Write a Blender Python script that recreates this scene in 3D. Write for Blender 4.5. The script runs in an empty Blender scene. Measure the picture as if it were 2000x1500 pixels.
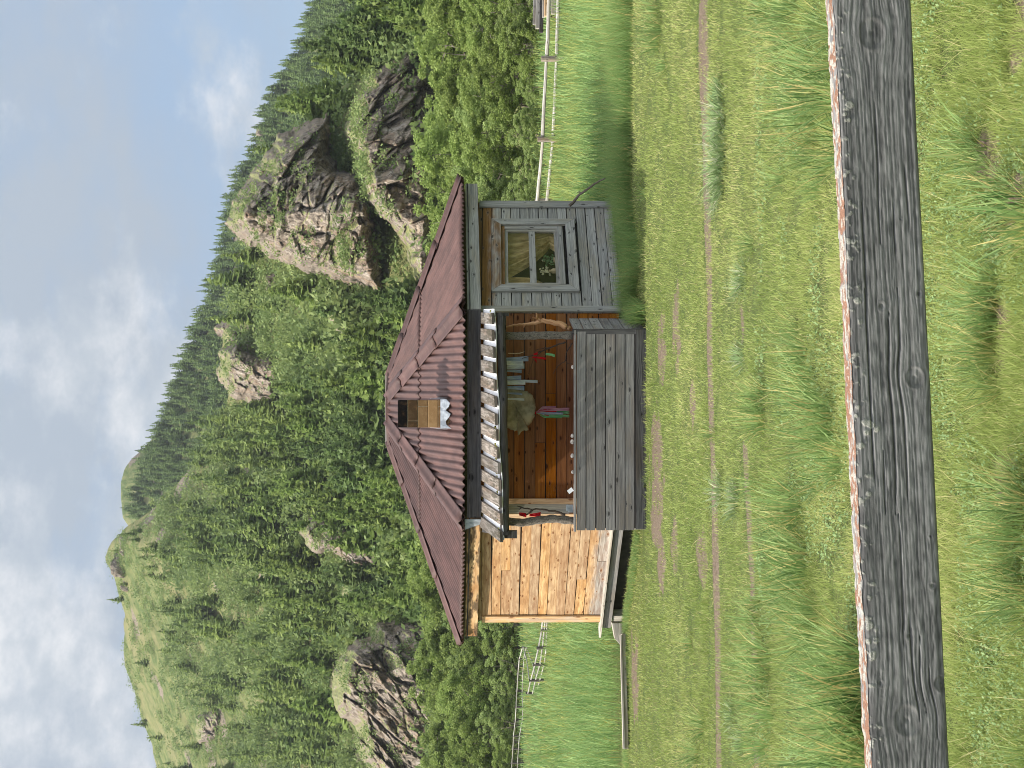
import bpy, math, random
import numpy as np
from mathutils import Vector
random.seed(11)
RNG = np.random.default_rng(7)
SC = bpy.context.scene
COL = SC.collection
F = 2600.0                      # focal length in photo pixels
CAM_H = 2.16
PITCH = math.atan(40 / F)
CAM = np.array([0.0, 0.0, CAM_H])
UPV = np.array([0, math.sin(PITCH), math.cos(PITCH)])
FWD = np.array([0, math.cos(PITCH), -math.sin(PITCH)])

def ray(X, Y):
    """viewing ray of a photo pixel (the photo lies on its side), scaled so that its depth is 1"""
    u, v = 1500.0 - Y, X
    d = FWD + np.array([1.0, 0, 0]) * ((u - 750) / F) + UPV * ((1000 - v) / F)
    return d / d[1]
def P(X, Y, d):
    return CAM + ray(X, Y) * d

# ---------------------------------------------------------------- noise
def _hash(ix, iy, iz, seed):
    n = (ix * 374761393 + iy * 668265263 + iz * 2147483647 + seed * 974634777).astype(np.int64)
    n = (n ^ (n >> 13)) * 1274126177
    n = n ^ (n >> 16)
    return (n & 0xFFFFFF).astype(np.float64) / 0xFFFFFF
def vnoise(x, y, z=0.0, seed=0):
    x, y, z = np.broadcast_arrays(np.asarray(x, float), np.asarray(y, float), np.asarray(z, float))
    xi, yi, zi = np.floor(x), np.floor(y), np.floor(z)
    fx, fy, fz = x - xi, y - yi, z - zi
    fx = fx * fx * (3 - 2 * fx); fy = fy * fy * (3 - 2 * fy); fz = fz * fz * (3 - 2 * fz)
    xi = xi.astype(np.int64); yi = yi.astype(np.int64); zi = zi.astype(np.int64)
    r = 0
    for a in (0, 1):
        for b in (0, 1):
            for c in (0, 1):
                w = (fx if a else 1 - fx) * (fy if b else 1 - fy) * (fz if c else 1 - fz)
                r = r + w * _hash(xi + a, yi + b, zi + c, seed)
    return r
def fbm(x, y, z=0.0, seed=0, oct=4, gain=0.5):
    t, a, s = 0.0, 1.0, 0.0
    x = np.asarray(x, float); y = np.asarray(y, float); z = np.asarray(z, float)
    for o in range(oct):
        t = t + a * vnoise(x, y, z, seed + o * 17); s += a; a *= gain
        x = x * 2.03 + 3.1; y = y * 2.03 + 1.7; z = z * 2.03 + 5.3
    return t / s
def smooth(a, b, x):
    t = np.clip((np.asarray(x, float) - a) / (b - a), 0, 1)
    return t * t * (3 - 2 * t)

# ---------------------------------------------------------------- objects and tags
def tag(o, label=None, cat=None, group=None, kind=None):
    if label: o['label'] = label
    if cat: o['category'] = cat
    if group: o['group'] = group
    if kind: o['kind'] = kind
    return o
def empty(name, loc, label, cat, group=None):
    o = bpy.data.objects.new(name, None); COL.objects.link(o)
    o.location = Vector([float(c) for c in loc]); o.empty_display_size = 0.2
    return tag(o, label, cat, group)
def root_loc(p):
    v = np.zeros(3)
    while p is not None:
        v = v + np.array(p.location); p = p.parent
    return v
def new_obj(name, me, parent=None):
    o = bpy.data.objects.new(name, me); COL.objects.link(o)
    if parent is not None: o.parent = parent
    return o
def np_mesh(name, V, faces, mats, col=None, smooth_=False, uv=None, midx=None):
    """faces: list of int arrays (n,3) or (n,4)"""
    V = np.asarray(V, np.float32)
    me = bpy.data.meshes.new(name)
    me.vertices.add(len(V)); me.vertices.foreach_set('co', V.ravel())
    faces = [np.asarray(f, np.int32) for f in faces if len(f)]
    loops = np.concatenate([f.ravel() for f in faces])
    sizes = np.concatenate([np.full(len(f), f.shape[1], np.int32) for f in faces])
    starts = np.concatenate([[0], np.cumsum(sizes)[:-1]]).astype(np.int32)
    me.loops.add(len(loops)); me.loops.foreach_set('vertex_index', loops)
    me.polygons.add(len(sizes)); me.polygons.foreach_set('loop_start', starts)
    me.polygons.foreach_set('loop_total', sizes)
    if midx is not None: me.polygons.foreach_set('material_index', np.asarray(midx, np.int32))
    me.update(calc_edges=True)
    if smooth_: me.polygons.foreach_set('use_smooth', np.ones(len(sizes), bool))
    if col is not None:
        a = me.color_attributes.new('col', 'FLOAT_COLOR', 'POINT')
        c = np.ones((len(V), 4), np.float32); col = np.asarray(col); c[:, :col.shape[1]] = col
        a.data.foreach_set('color', c.ravel())
    if uv is not None:
        l = me.uv_layers.new(name='UVMap'); l.data.foreach_set('uv', np.asarray(uv, np.float32).ravel())
    for m in (mats if isinstance(mats, (list, tuple)) else [mats]): me.materials.append(m)
    me.validate()
    return me

class MB:
    """collects boxes, bars and tubes in world space, links them as one mesh"""
    def __init__(s): s.v, s.f, s.uv, s.c = [], [], [], []
    def quadbox(s, c8, L, H, T, rnd=None, age=0.0, x=0.0):
        """c8: 8 corners: front(bottomleft,bottomright,topright,topleft) then back the same"""
        rnd = random.random() if rnd is None else rnd
        b = len(s.v); s.v += [tuple(float(q) for q in p) for p in c8]
        if isinstance(age, (tuple, list)):   # (bottom, top)
            ag = [age[0], age[0], age[1], age[1]] * 2
        else: ag = [age] * 8
        s.c += [(rnd, a, x) for a in ag]
        ou, ov = random.random() * 40, random.random() * 40
        def face(ix, w, h):
            s.f.append([b + i for i in ix]); s.uv += [(ou, ov), (ou + w, ov), (ou + w, ov + h), (ou, ov + h)]
        face((0, 1, 2, 3), L, H); face((5, 4, 7, 6), L, H)
        face((3, 2, 6, 7), L, T); face((4, 5, 1, 0), L, T)
        face((1, 5, 6, 2), T, H * .2); face((4, 0, 3, 7), T, H * .2)
    def box(s, o, ex, ey, ez, **k):
        """o: front bottom left corner, ex along the grain, ey across, ez towards the back"""
        o, ex, ey, ez = [np.asarray(q, float) for q in (o, ex, ey, ez)]
        f = [o, o + ex, o + ex + ey, o + ey]
        s.quadbox(f + [p + ez for p in f], np.linalg.norm(ex), np.linalg.norm(ey), np.linalg.norm(ez), **k)
    def beam(s, a, b, w, h, up=(0, 0, 1), **k):
        """bar from a to b of section w x h centred on its axis"""
        a, b, up = [np.asarray(q, float) for q in (a, b, up)]
        d = b - a; dn = d / np.linalg.norm(d)
        sd = np.cross(dn, up); sd /= np.linalg.norm(sd); up = np.cross(sd, dn)
        s.box(a - sd * w / 2 * -1 - up * h / 2, d, up * h, -sd * w, **k)
    def tube(s, pts, rad, n=8, rnd=None, age=0.0, x=0.0, cap=True):
        rnd = random.random() if rnd is None else rnd
        pts = [np.asarray(p, float) for p in pts]
        if not hasattr(rad, '__len__'): rad = [rad] * len(pts)
        b = len(s.v); L = 0; lens = [0]
        for i in range(1, len(pts)): L += np.linalg.norm(pts[i] - pts[i - 1]); lens.append(L)
        ref = np.array([.31, .17, .94]); ou, ov = random.random() * 30, random.random() * 30
        for i, p in enumerate(pts):
            d = pts[min(i + 1, len(pts) - 1)] - pts[max(i - 1, 0)]; d = d / (np.linalg.norm(d) + 1e-9)
            if abs(d @ ref) > .95: ref = np.array([.9, .1, .2])
            a = np.cross(d, ref); a /= np.linalg.norm(a); c = np.cross(d, a)
            for k in range(n):
                t = 2 * math.pi * k / n
                s.v.append(tuple(p + (a * math.cos(t) + c * math.sin(t)) * rad[i])); s.c.append((rnd, age, x))
        for i in range(len(pts) - 1):
            r = 2 * math.pi * max(rad[i], .01)
            for k in range(n):
                k2 = (k + 1) % n
                s.f.append([b + i * n + k, b + i * n + k2, b + (i + 1) * n + k2, b + (i + 1) * n + k])
                v0, v1 = ov + r * k / n, ov + r * (k + 1) / n
                s.uv += [(ou + lens[i], v0), (ou + lens[i], v1), (ou + lens[i + 1], v1), (ou + lens[i + 1], v0)]
        if cap:
            s.f.append([b + k for k in range(n)][::-1]); s.uv += [(ou + .01 * k, ov) for k in range(n)]
            e = b + (len(pts) - 1) * n
            s.f.append([e + k for k in range(n)]); s.uv += [(ou + .01 * k, ov) for k in range(n)]
    def poly(s, pts, rnd=None, age=0.0, x=0.0, uv=None):
        rnd = random.random() if rnd is None else rnd
        b = len(s.v); s.v += [tuple(float(q) for q in p) for p in pts]; s.c += [(rnd, age, x)] * len(pts)
        s.f.append(list(range(b, b + len(pts))))
        s.uv += uv if uv else [(p[0], p[2]) for p in pts]
    def grid(s, G, rnd=None, age=0.0, x=0.0, su=1.0, sv=1.0, cols=None, both=0.0):
        """G: (n,m,3) sheet"""
        rnd = random.random() if rnd is None else rnd
        n, m = G.shape[:2]; b = len(s.v)
        s.v += [tuple(p) for p in G.reshape(-1, 3)]
        s.c += [(rnd, age, x)] * (n * m) if cols is None else [tuple(q) for q in cols.reshape(-1, 3)]
        for i in range(n - 1):
            for j in range(m - 1):
                s.f.append([b + i * m + j, b + (i + 1) * m + j, b + (i + 1) * m + j + 1, b + i * m + j + 1])
                s.uv += [(su * i / (n - 1), sv * j / (m - 1)), (su * (i + 1) / (n - 1), sv * j / (m - 1)),
                         (su * (i + 1) / (n - 1), sv * (j + 1) / (m - 1)), (su * i / (n - 1), sv * (j + 1) / (m - 1))]
    def build(s, name, mat, parent=None, smooth_=False, bevel=0, solid=0, at=None):
        off = root_loc(parent) if parent is not None else (np.zeros(3) if at is None else np.asarray(at, float))
        me = bpy.data.meshes.new(name)
        V = np.array(s.v) - off
        me.from_pydata([tuple(q) for q in V], [], s.f)
        l = me.uv_layers.new(name='UVMap'); l.data.foreach_set('uv', np.array(s.uv, np.float32).ravel())
        a = me.color_attributes.new('col', 'FLOAT_COLOR', 'POINT')
        a.data.foreach_set('color', np.hstack([np.array(s.c, np.float32), np.ones((len(s.v), 1), np.float32)]).ravel())
        me.materials.append(mat)
        if smooth_: me.polygons.foreach_set('use_smooth', np.ones(len(me.polygons), bool))
        me.update()
        o = new_obj(name, me, parent)
        if parent is None: o.location = Vector(off)
        if solid:
            m = o.modifiers.new('thickness', 'SOLIDIFY'); m.thickness = solid; m.offset = -1
        if bevel:
            m = o.modifiers.new('edges', 'BEVEL'); m.width = bevel; m.segments = 2; m.limit_method = 'ANGLE'
        return o
# ---------------------------------------------------------------- materials
def S(r, g, b):
    f = lambda c: (c / 255 / 12.92) if c / 255 <= .04045 else ((c / 255 + .055) / 1.055) ** 2.4
    return (f(r), f(g), f(b), 1)
class N:
    """small node helper"""
    def __init__(s, name):
        s.m = bpy.data.materials.new(name); s.m.use_nodes = True
        s.t = s.m.node_tree; s.t.nodes.clear()
        s.out = s.t.nodes.new('ShaderNodeOutputMaterial')
    def n(s, typ, **k):
        q = s.t.nodes.new('ShaderNode' + typ)
        for a, b in k.items(): setattr(q, a, b)
        return q
    def link(s, a, b): s.t.links.new(a, b)
    def val(s, sock, v):
        if hasattr(v, 'is_output'): s.link(v, sock)
        else: sock.default_value = v
    def math(s, op, a, b=None, c=None, clamp=False):
        q = s.n('Math', operation=op, use_clamp=clamp); s.val(q.inputs[0], a)
        if b is not None: s.val(q.inputs[1], b)
        if c is not None: s.val(q.inputs[2], c)
        return q.outputs[0]
    def mix(s, f, a, b, mode='MIX'):
        q = s.n('Mix', data_type='RGBA', blend_type=mode); s.val(q.inputs[0], f); s.val(q.inputs[6], a); s.val(q.inputs[7], b)
        return q.outputs[2]
    def ramp(s, f, a, b):
        q = s.n('MapRange', interpolation_type='SMOOTHSTEP'); s.val(q.inputs[0], f); q.inputs[1].default_value = a; q.inputs[2].default_value = b
        return q.outputs[0]
    def mapping(s, vec, sc, loc=None):
        q = s.n('Mapping'); s.link(vec, q.inputs[0]); q.inputs['Scale'].default_value = sc
        if loc is not None: s.val(q.inputs['Location'], loc)
        return q.outputs[0]
    def noise(s, vec, scale=1.0, detail=4, rough=.55, dist=0.0):
        q = s.n('TexNoise'); q.inputs['Scale'].default_value = scale; q.inputs['Detail'].default_value = detail
        q.inputs['Roughness'].default_value = rough; q.inputs['Distortion'].default_value = dist
        if vec is not None: s.link(vec, q.inputs['Vector'])
        return q.outputs[0]
    def attr(s):
        a = s.n('Attribute', attribute_name='col'); p = s.n('SeparateColor'); s.link(a.outputs['Color'], p.inputs[0])
        return p.outputs[0], p.outputs[1], p.outputs[2]
    def uv(s): return s.n('UVMap').outputs[0]
    def pos(s): return s.n('NewGeometry').outputs['Position']
    def bump(s, h, strength=.3, dist=.01):
        q = s.n('Bump'); q.inputs['Strength'].default_value = strength; q.inputs['Distance'].default_value = dist
        s.link(h, q.inputs['Height']); return q.outputs[0]
    def finish(s, col, rough=.8, normal=None, spec=.25, transl=0.0, metal=0.0):
        b = s.n('BsdfPrincipled'); s.val(b.inputs['Base Color'], col); s.val(b.inputs['Roughness'], rough)
        b.inputs['Specular IOR Level'].default_value = spec; b.inputs['Metallic'].default_value = metal
        if normal is not None: s.link(normal, b.inputs['Normal'])
        sh = b.outputs[0]
        if transl:
            t = s.n('BsdfTranslucent'); s.val(t.inputs[0], col)
            m = s.n('MixShader'); m.inputs[0].default_value = transl; s.link(sh, m.inputs[1]); s.link(t.outputs[0], m.inputs[2]); sh = m.outputs[0]
        s.link(sh, s.out.inputs[0]); return s.m

def wood(name, dark, light, tint2=None, knot=(.02, .012, .008, 1), grain=45, var=.5, aged=None, knots=.55, bump=.5, stain=None):
    """boards: UV runs along the board in metres; col.r = per-board random, col.g = weathering, col.b = stain"""
    w = N(name); r, g, x = w.attr(); uv = w.uv()
    off = w.n('CombineXYZ'); w.val(off.inputs[2], w.math('MULTIPLY', r, 37.0))
    add = w.n('VectorMath', operation='ADD'); w.link(uv, add.inputs[0]); w.link(off.outputs[0], add.inputs[1]); v = add.outputs[0]
    wob = w.noise(w.mapping(v, (3, 3, 1)), 1.0, 2)
    # knots: sparse cells, grain flows round them
    kv = w.mapping(v, (3.1, 7.5, 1)); vo = w.n('TexVoronoi', voronoi_dimensions='2D'); w.link(kv, vo.inputs['Vector']); vo.inputs['Scale'].default_value = 1.0
    vo.inputs['Randomness'].default_value = .9
    sp = w.n('SeparateColor'); w.link(vo.outputs['Color'], sp.inputs[0])
    gate = w.math('GREATER_THAN', sp.outputs[0], 1 - knots)
    size = w.math('MULTIPLY_ADD', sp.outputs[1], .07, .05)
    kd = w.math('DIVIDE', vo.outputs['Distance'], size)
    kmask = w.math('MULTIPLY', gate, w.math('SUBTRACT', 1.0, w.ramp(kd, .75, 1.25)))
    halo = w.math('MULTIPLY', gate, w.math('SUBTRACT', 1.0, w.ramp(kd, .9, 3.2)))
    gv = w.mapping(v, (1.3, grain, 1))
    gv2 = w.n('VectorMath', operation='ADD'); w.link(gv, gv2.inputs[0])
    cz = w.n('CombineXYZ'); w.val(cz.inputs[1], w.math('MULTIPLY_ADD', wob, 2.5, w.math('MULTIPLY', halo, 2.2))); w.link(cz.outputs[0], gv2.inputs[1])
    gr = w.noise(gv2.outputs[0], 1.0, 5, .62)
    fine = w.noise(w.mapping(v, (6, grain * 5, 1)), 1.0, 3, .6)
    gg = w.ramp(w.math('MULTIPLY_ADD', fine, .35, w.math('MULTIPLY', gr, .75)), .33, .75)
    c = w.mix(gg, dark, light)
    if tint2 is not None: c = w.mix(w.ramp(w.noise(w.mapping(v, (1.1, 5, 1)), 1.0, 3), .42, .68), c, w.mix(gg, dark, tint2))
    if aged is not None: c = w.mix(w.ramp(w.math('MULTIPLY_ADD', w.math('SUBTRACT', w.noise(w.mapping(v, (2.5, 9, 1)), 1.0, 4), .5), .9, g), .25, .75), c, w.mix(gg, aged[0], aged[1]))
    br = w.math('MULTIPLY_ADD', w.math('SUBTRACT', r, .5), var, 1.0)
    hs = w.n('HueSaturation'); w.val(hs.inputs['Value'], br); w.val(hs.inputs['Saturation'], w.math('MULTIPLY_ADD', r, .3, .85)); w.val(hs.inputs['Color'], c); c = hs.outputs[0]
    if stain is not None: c = w.mix(w.math('MULTIPLY', x, w.ramp(w.noise(w.mapping(v, (4, 18, 1)), 1.0, 4), .4, .6)), c, stain)
    c = w.mix(w.math('MULTIPLY', halo, .3), c, dark)
    c = w.mix(w.math('MULTIPLY', kmask, .85), c, knot)
    # short checks and nail holes
    ck = w.noise(w.mapping(v, (2.2, grain * 1.6, 3)), 1.0, 2, .5)
    c = w.mix(w.math('MULTIPLY', w.ramp(ck, .68, .74), .65), c, knot)
    h = w.math('SUBTRACT', gg, w.math('MULTIPLY', kmask, .6))
    return w.finish(c, .85, w.bump(h, bump, .004), .15)

M = {}
M['grey'] = wood('weathered_grey_wood', S(100, 98, 98), S(158, 155, 152), tint2=S(146, 136, 126), knot=S(50, 48, 48), knots=.35, var=.45, grain=60, bump=.35)
M['grey_warm'] = wood('weathered_window_wood', S(112, 112, 112), S(180, 178, 174), tint2=S(168, 160, 144), knot=S(56, 52, 50), knots=.5, var=.35, grain=60, bump=.35,
                      aged=(S(92, 68, 46), S(146, 114, 80)))
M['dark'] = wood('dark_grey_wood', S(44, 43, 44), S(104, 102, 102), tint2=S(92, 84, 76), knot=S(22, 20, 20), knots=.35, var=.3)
M['gold'] = wood('golden_pine_wood', S(172, 134, 96), S(218, 186, 146), tint2=S(192, 152, 112), knot=S(112, 70, 40), knots=.85, var=.38,
                 aged=(S(120, 112, 104), S(190, 182, 172)), stain=S(110, 66, 36), bump=.35)
M['orange'] = wood('orange_pine_wood', S(118, 74, 42), S(168, 114, 66), tint2=S(140, 86, 46), knot=S(52, 26, 12), knots=.5, var=.55, bump=.35)
M['pale'] = wood('pale_bleached_wood', S(130, 124, 116), S(206, 200, 190), tint2=S(178, 166, 150), knot=S(80, 70, 60), knots=.3, var=.3)
M['shake'] = wood('grey_shake_wood', S(84, 77, 72), S(156, 148, 140), tint2=S(130, 114, 100), knot=S(60, 56, 50), knots=.2, var=.5, stain=S(66, 62, 50))
M['fascia'] = wood('stained_fascia_wood', S(180, 140, 96), S(226, 196, 152), tint2=S(150, 104, 64), knot=S(70, 44, 26), knots=.4, var=.2,
                   aged=(S(70, 62, 54), S(120, 104, 86)), stain=S(46, 40, 38))
M['drift'] = wood('bare_driftwood', S(150, 104, 72), S(214, 170, 130), tint2=S(170, 120, 86), knots=.2, var=.2, grain=30)
M['twig'] = wood('dark_bark_twig', S(44, 38, 34), S(96, 84, 74), knots=.1, var=.2, grain=30)
M['branch'] = wood('dead_grey_branch', S(60, 54, 50), S(128, 118, 108), knots=.1, var=.2, grain=30)
M['pole'] = wood('silver_fence_pole', S(126, 122, 118), S(196, 192, 186), tint2=S(166, 160, 150), knot=S(70, 64, 60), knots=.4, var=.25, grain=20)
M['post'] = wood('fence_post_wood', S(96, 88, 82), S(176, 166, 156), tint2=S(150, 128, 100), knot=S(50, 44, 40), knots=.3, var=.4, grain=20)
M['darkpost'] = wood('dark_fence_wood', S(50, 48, 46), S(112, 106, 100), knots=.2, var=.4, grain=20)

def simple(name, c1, c2, scale=8, rough=.7, bump=.3, bd=.01, spec=.3, metal=0.0, detail=5):
    w = N(name); n = w.noise(w.mapping(w.pos(), (1, 1, 1)), scale, detail)
    return w.finish(w.mix(w.ramp(n, .3, .7), c1, c2), rough, w.bump(n, bump, bd) if bump else None, spec, metal=metal)

def bark():
    w = N('flaky_bark'); uv = w.uv(); vo = w.n('TexVoronoi', feature='DISTANCE_TO_EDGE'); w.link(w.mapping(uv, (18, 60, 1)), vo.inputs['Vector'])
    n = w.noise(w.mapping(uv, (12, 40, 1)), 1.0, 5)
    e = w.ramp(w.math('MULTIPLY_ADD', n, .5, vo.outputs['Distance']), .22, .5)
    c = w.mix(e, S(50, 44, 40), S(188, 178, 166)); c = w.mix(w.ramp(n, .5, .75), c, S(112, 98, 86))
    return w.finish(c, .9, w.bump(e, .8, .01), .1)
M['bark'] = bark()

def roof_mat():
    w = N('brown_corrugated_sheet'); p = w.pos(); r, g, x = w.attr()
    n = w.noise(w.mapping(p, (3, 3, 3)), 1.0, 6, .65); f = w.noise(w.mapping(p, (60, 60, 60)), 1.0, 3)
    st = w.noise(w.mapping(w.uv(), (26, 1.2, 1)), 1.0, 4)
    c = w.mix(w.ramp(n, .35, .7), S(68, 46, 43), S(90, 63, 58))
    c = w.mix(w.math('MULTIPLY', w.ramp(st, .5, .8), .45), c, S(108, 84, 80))
    c = w.mix(w.math('MULTIPLY', w.ramp(f, .55, .8), .3), c, S(112, 90, 86))
    hs = w.n('HueSaturation'); w.val(hs.inputs['Value'], w.math('MULTIPLY_ADD', r, .3, .85)); w.val(hs.inputs['Color'], c)
    return w.finish(hs.outputs[0], .62, w.bump(f, .25, .003), .35)
M['roof'] = roof_mat()

def brick_mat():
    w = N('old_tan_brick'); r, g, x = w.attr(); p = w.pos()
    n = w.noise(w.mapping(p, (9, 9, 9)), 1.0, 6, .65); f = w.noise(w.mapping(p, (70, 70, 70)), 1.0, 3)
    c = w.mix(r, S(104, 74, 46), S(172, 136, 94)); c = w.mix(w.math('MULTIPLY', w.ramp(n, .45, .65), .6), c, S(186, 152, 110))
    c = w.mix(w.math('MULTIPLY', g, w.ramp(n, .15, .5)), c, S(14, 13, 13))
    c = w.mix(w.math('MULTIPLY', w.ramp(f, .58, .75), .35), c, S(84, 58, 36))
    return w.finish(c, .9, w.bump(w.math('ADD', n, f), .5, .006), .15)
M['brick'] = brick_mat()
M['mortar'] = simple('pale_mortar', S(150, 136, 112), S(186, 170, 142), 40)
M['soot'] = simple('sooty_mortar', S(18, 17, 17), S(40, 38, 36), 30)
M['zinc'] = simple('galvanised_sheet', S(126, 132, 138), S(176, 182, 188), 14, .38, .15, .004, .5, .55)
M['void'] = simple('dark_void_backing', S(34, 30, 28), S(58, 52, 46), 6)  # dark backing behind board gaps; under the floor it stands in for shade
M['earth'] = simple('bare_earth_bank', S(96, 84, 74), S(134, 120, 106), 9, .95, .6, .03)
M['white'] = simple('white_sheeting', S(232, 234, 238), S(248, 248, 250), 6, .55, .1, .004)
M['stone'] = simple('pale_pebble', S(170, 158, 148), S(226, 214, 204), 30, .8, .3)
M['bone'] = simple('pale_dry_wood', S(196, 176, 148), S(226, 210, 186), 30, .7, .2)
M['hide'] = simple('shaggy_grey_hide', S(122, 116, 100), S(172, 165, 144), 9, .95, .5, .012, .1)
M['inside'] = simple('dim_room_wall', S(70, 56, 42), S(92, 74, 54), 4)

def cloth(name, a, b, tr=.25, scale=20):
    w = N(name); n = w.noise(w.mapping(w.pos(), (1, 1, .25)), scale, 3)
    return w.finish(w.mix(w.ramp(n, .3, .7), S(*a), S(*b)), .85, w.bump(n, .3, .006), .1, tr)
M['ribbon_white'] = cloth('white_cloth', (206, 214, 228), (240, 244, 250))
M['ribbon_blue'] = cloth('pale_blue_cloth', (150, 168, 204), (196, 208, 232))
M['ribbon_red'] = cloth('red_cloth', (190, 16, 28), (226, 40, 48))
M['ribbon_green'] = cloth('green_cloth', (110, 190, 120), (170, 226, 170))
M['ribbon_pink'] = cloth('pink_cloth', (200, 130, 150), (226, 180, 190))
M['curtain'] = cloth('tan_net_curtain', (178, 152, 108), (224, 200, 150), .35)
M['flower'] = simple('cream_flower', S(214, 206, 170), S(240, 234, 206), 40)
M['leafgreen'] = simple('house_plant_leaf', S(60, 92, 60), S(108, 140, 96), 40)
M['pot'] = simple('beige_pottery', S(170, 150, 116), S(200, 180, 150), 20)

def glass():
    w = N('window_glass'); t = w.n('BsdfTransparent'); t.inputs[0].default_value = (.97, .97, .95, 1)
    g = w.n('BsdfGlossy'); g.inputs['Roughness'].default_value = .02; g.inputs['Color'].default_value = (1, 1, 1, 1)
    fr = w.n('Fresnel'); fr.inputs['IOR'].default_value = 1.5
    bf = w.n('NewGeometry').outputs['Backfacing']; fc = w.math('MULTIPLY', fr.outputs[0], w.math('SUBTRACT', 1.0, bf)); m = w.n('MixShader'); w.link(fc, m.inputs[0]); w.link(t.outputs[0], m.inputs[1]); w.link(g.outputs[0], m.inputs[2])
    w.link(m.outputs[0], w.out.inputs[0]); return w.m
M['glass'] = glass()

def leaf(name, c1, c2, c3, var=.35, transl=.35, dry=None):
    """col.r random per leaf, col.b dryness"""
    w = N(name); r, g, x = w.attr(); oi = w.n('ObjectInfo').outputs['Random']
    c = w.mix(r, S(*c1), S(*c2)); c = w.mix(w.math('MULTIPLY', oi, .7), c, S(*c3))
    if dry is not None: c = w.mix(x, c, S(*dry))
    hs = w.n('HueSaturation'); w.val(hs.inputs['Value'], w.math('MULTIPLY_ADD', oi, var, 1 - var / 2)); w.val(hs.inputs['Color'], c)
    return w.finish(hs.outputs[0], .6, None, .2, transl)
# ================================================================ the eight-sided cabin
Cc = np.array([-.43, 23.38])                      # centre in plan
nearR, farR = np.array([1.05, 19.84]), np.array([2.95, 21.88])
nearL, farL = np.array([-1.89, 19.84]), np.array([-3.86, 21.90])
WALL = [farL, nearL, nearR, farR]
WALL += [np.array([p[0], 2 * Cc[1] - p[1]]) for p in (farR, nearR, nearL, farL)]
Z_EAVE, Z_BOT = 2.50, .2
house = empty('cabin', (Cc[0], Cc[1], 0), 'eight-sided timber cabin with brown corrugated roof, brick chimney and open front porch', 'cabin')
v3 = lambda p, z: np.array([p[0], p[1], z])
CENTRE3 = v3(Cc, 0)

class Facet:
    def __init__(s, a, b):          # a is the left end seen from outside
        s.a, s.b = a, b; d = b - a; s.L = np.linalg.norm(d); s.e = np.array([d[0], d[1], 0]) / s.L
        n = np.array([s.e[1], -s.e[0], 0.0]); s.n = n if n @ (v3(a, 0) - CENTRE3) > 0 else -n
    def p(s, t, z, out=0.0): return v3(s.a, z) + s.e * t + s.n * out
    def px(s, X, Y, out=0.0):       # photo pixel -> (t, z) on this wall
        r = ray(X, Y); o = v3(s.a, 0) + s.n * out
        k = ((o - CAM) @ s.n) / (r @ s.n); q = CAM + r * k
        return (q - o) @ s.e, q[2]
FR, FL_, FRT = Facet(nearL, nearR), Facet(farL, nearL), Facet(nearR, farR)

def boards(mb, f, z0, z1, bw, t0=0.0, t1=None, hole=None, age=None, th=.028, out=.0, tilt=.004, slope=(0, 0), joints=.25, stain=0.0, gap=.013):
    """horizontal boards covering a wall; hole = (t0, t1, z0, z1); age(z) gives weathering; slope lifts both ends"""
    t1 = f.L if t1 is None else t1
    n = max(1, round((z1 - z0) / bw)); bw = (z1 - z0) / n
    for i in range(n):
        za, zb = z0 + i * bw + gap / 2, z0 + (i + 1) * bw - gap / 2
        segs = [(t0, t1)]
        if hole and za < hole[3] and zb > hole[2]: segs = [(t0, hole[0]), (hole[1], t1)]
        cut = []
        for a, b in segs:
            if b - a > 1.6 and random.random() < joints:
                m = a + (b - a) * random.uniform(.25, .75); cut += [(a, m - .003), (m + .003, b)]
            else: cut.append((a, b))
        for a, b in cut:
            ja, jb = random.uniform(-tilt, tilt), random.uniform(-tilt, tilt)
            o2 = out + random.uniform(0, .008)
            sa = slope[0] + (slope[1] - slope[0]) * (a - t0) / (t1 - t0); sb = slope[0] + (slope[1] - slope[0]) * (b - t0) / (t1 - t0)
            k = (z1 - za) / (z1 - z0)
            fa = [f.p(a, za + ja + sa * k, o2 + th), f.p(b, za + jb + sb * k, o2 + th), f.p(b, zb + jb + sb * k, o2 + th), f.p(a, zb + ja + sa * k, o2 + th)]
            ag = (age(za), age(zb)) if age else 0.0
            mb.quadbox(fa + [p - f.n * th for p in fa], b - a, bw, th, age=ag, x=stain)

# window opening on the right-hand wall, from the photo
W_OUT = [FRT.px(959, 575)[0], FRT.px(959, 434)[0], FRT.px(1126, 500)[1], FRT.px(960, 500)[1]]
W_GL = [FRT.px(988, 558)[0], FRT.px(988, 450)[0], FRT.px(1090, 500)[1], FRT.px(986, 500)[1]]
print('window', W_OUT, W_GL, FRT.L)

# backing walls (rough inner boarding), with the window left open
def backing():
    mb = MB()
    for i in range(8):
        f = Facet(WALL[i], WALL[(i + 1) % 8])
        rects = [(0, f.L, Z_BOT, Z_EAVE)]
        if i == 2: rects = [(0, W_GL[0] - .03, Z_BOT, Z_EAVE), (W_GL[1] + .03, f.L, Z_BOT, Z_EAVE), (W_GL[0] - .03, W_GL[1] + .03, Z_BOT, W_GL[2] - .03), (W_GL[0] - .03, W_GL[1] + .03, W_GL[3] + .03, Z_EAVE)]
        for a, b, z0, z1 in rects:
            mb.box(f.p(a, z0, -.004), f.e * (b - a), (0, 0, z1 - z0), -f.n * .05)
    pts = [v3(p, Z_BOT + .02) for p in WALL]; mb.poly(pts); 
    return mb.build('inner_wall', M['void'], house)
backing()
age_r = lambda z: float(1 - smooth(1.85, 2.4, z))     # weathered below, sheltered timber under the eaves
mb = MB(); boards(mb, FRT, .20, 2.46, .155, hole=(W_OUT[0] + .05, W_OUT[1] - .05, W_OUT[2] + .04, W_OUT[3] - .04), age=lambda z: 1 - age_r(z), joints=.12, slope=(0, -.02))
tag(mb.build('wall', M['grey_warm'], house), 'weathered grey board wall with the window')
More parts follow.
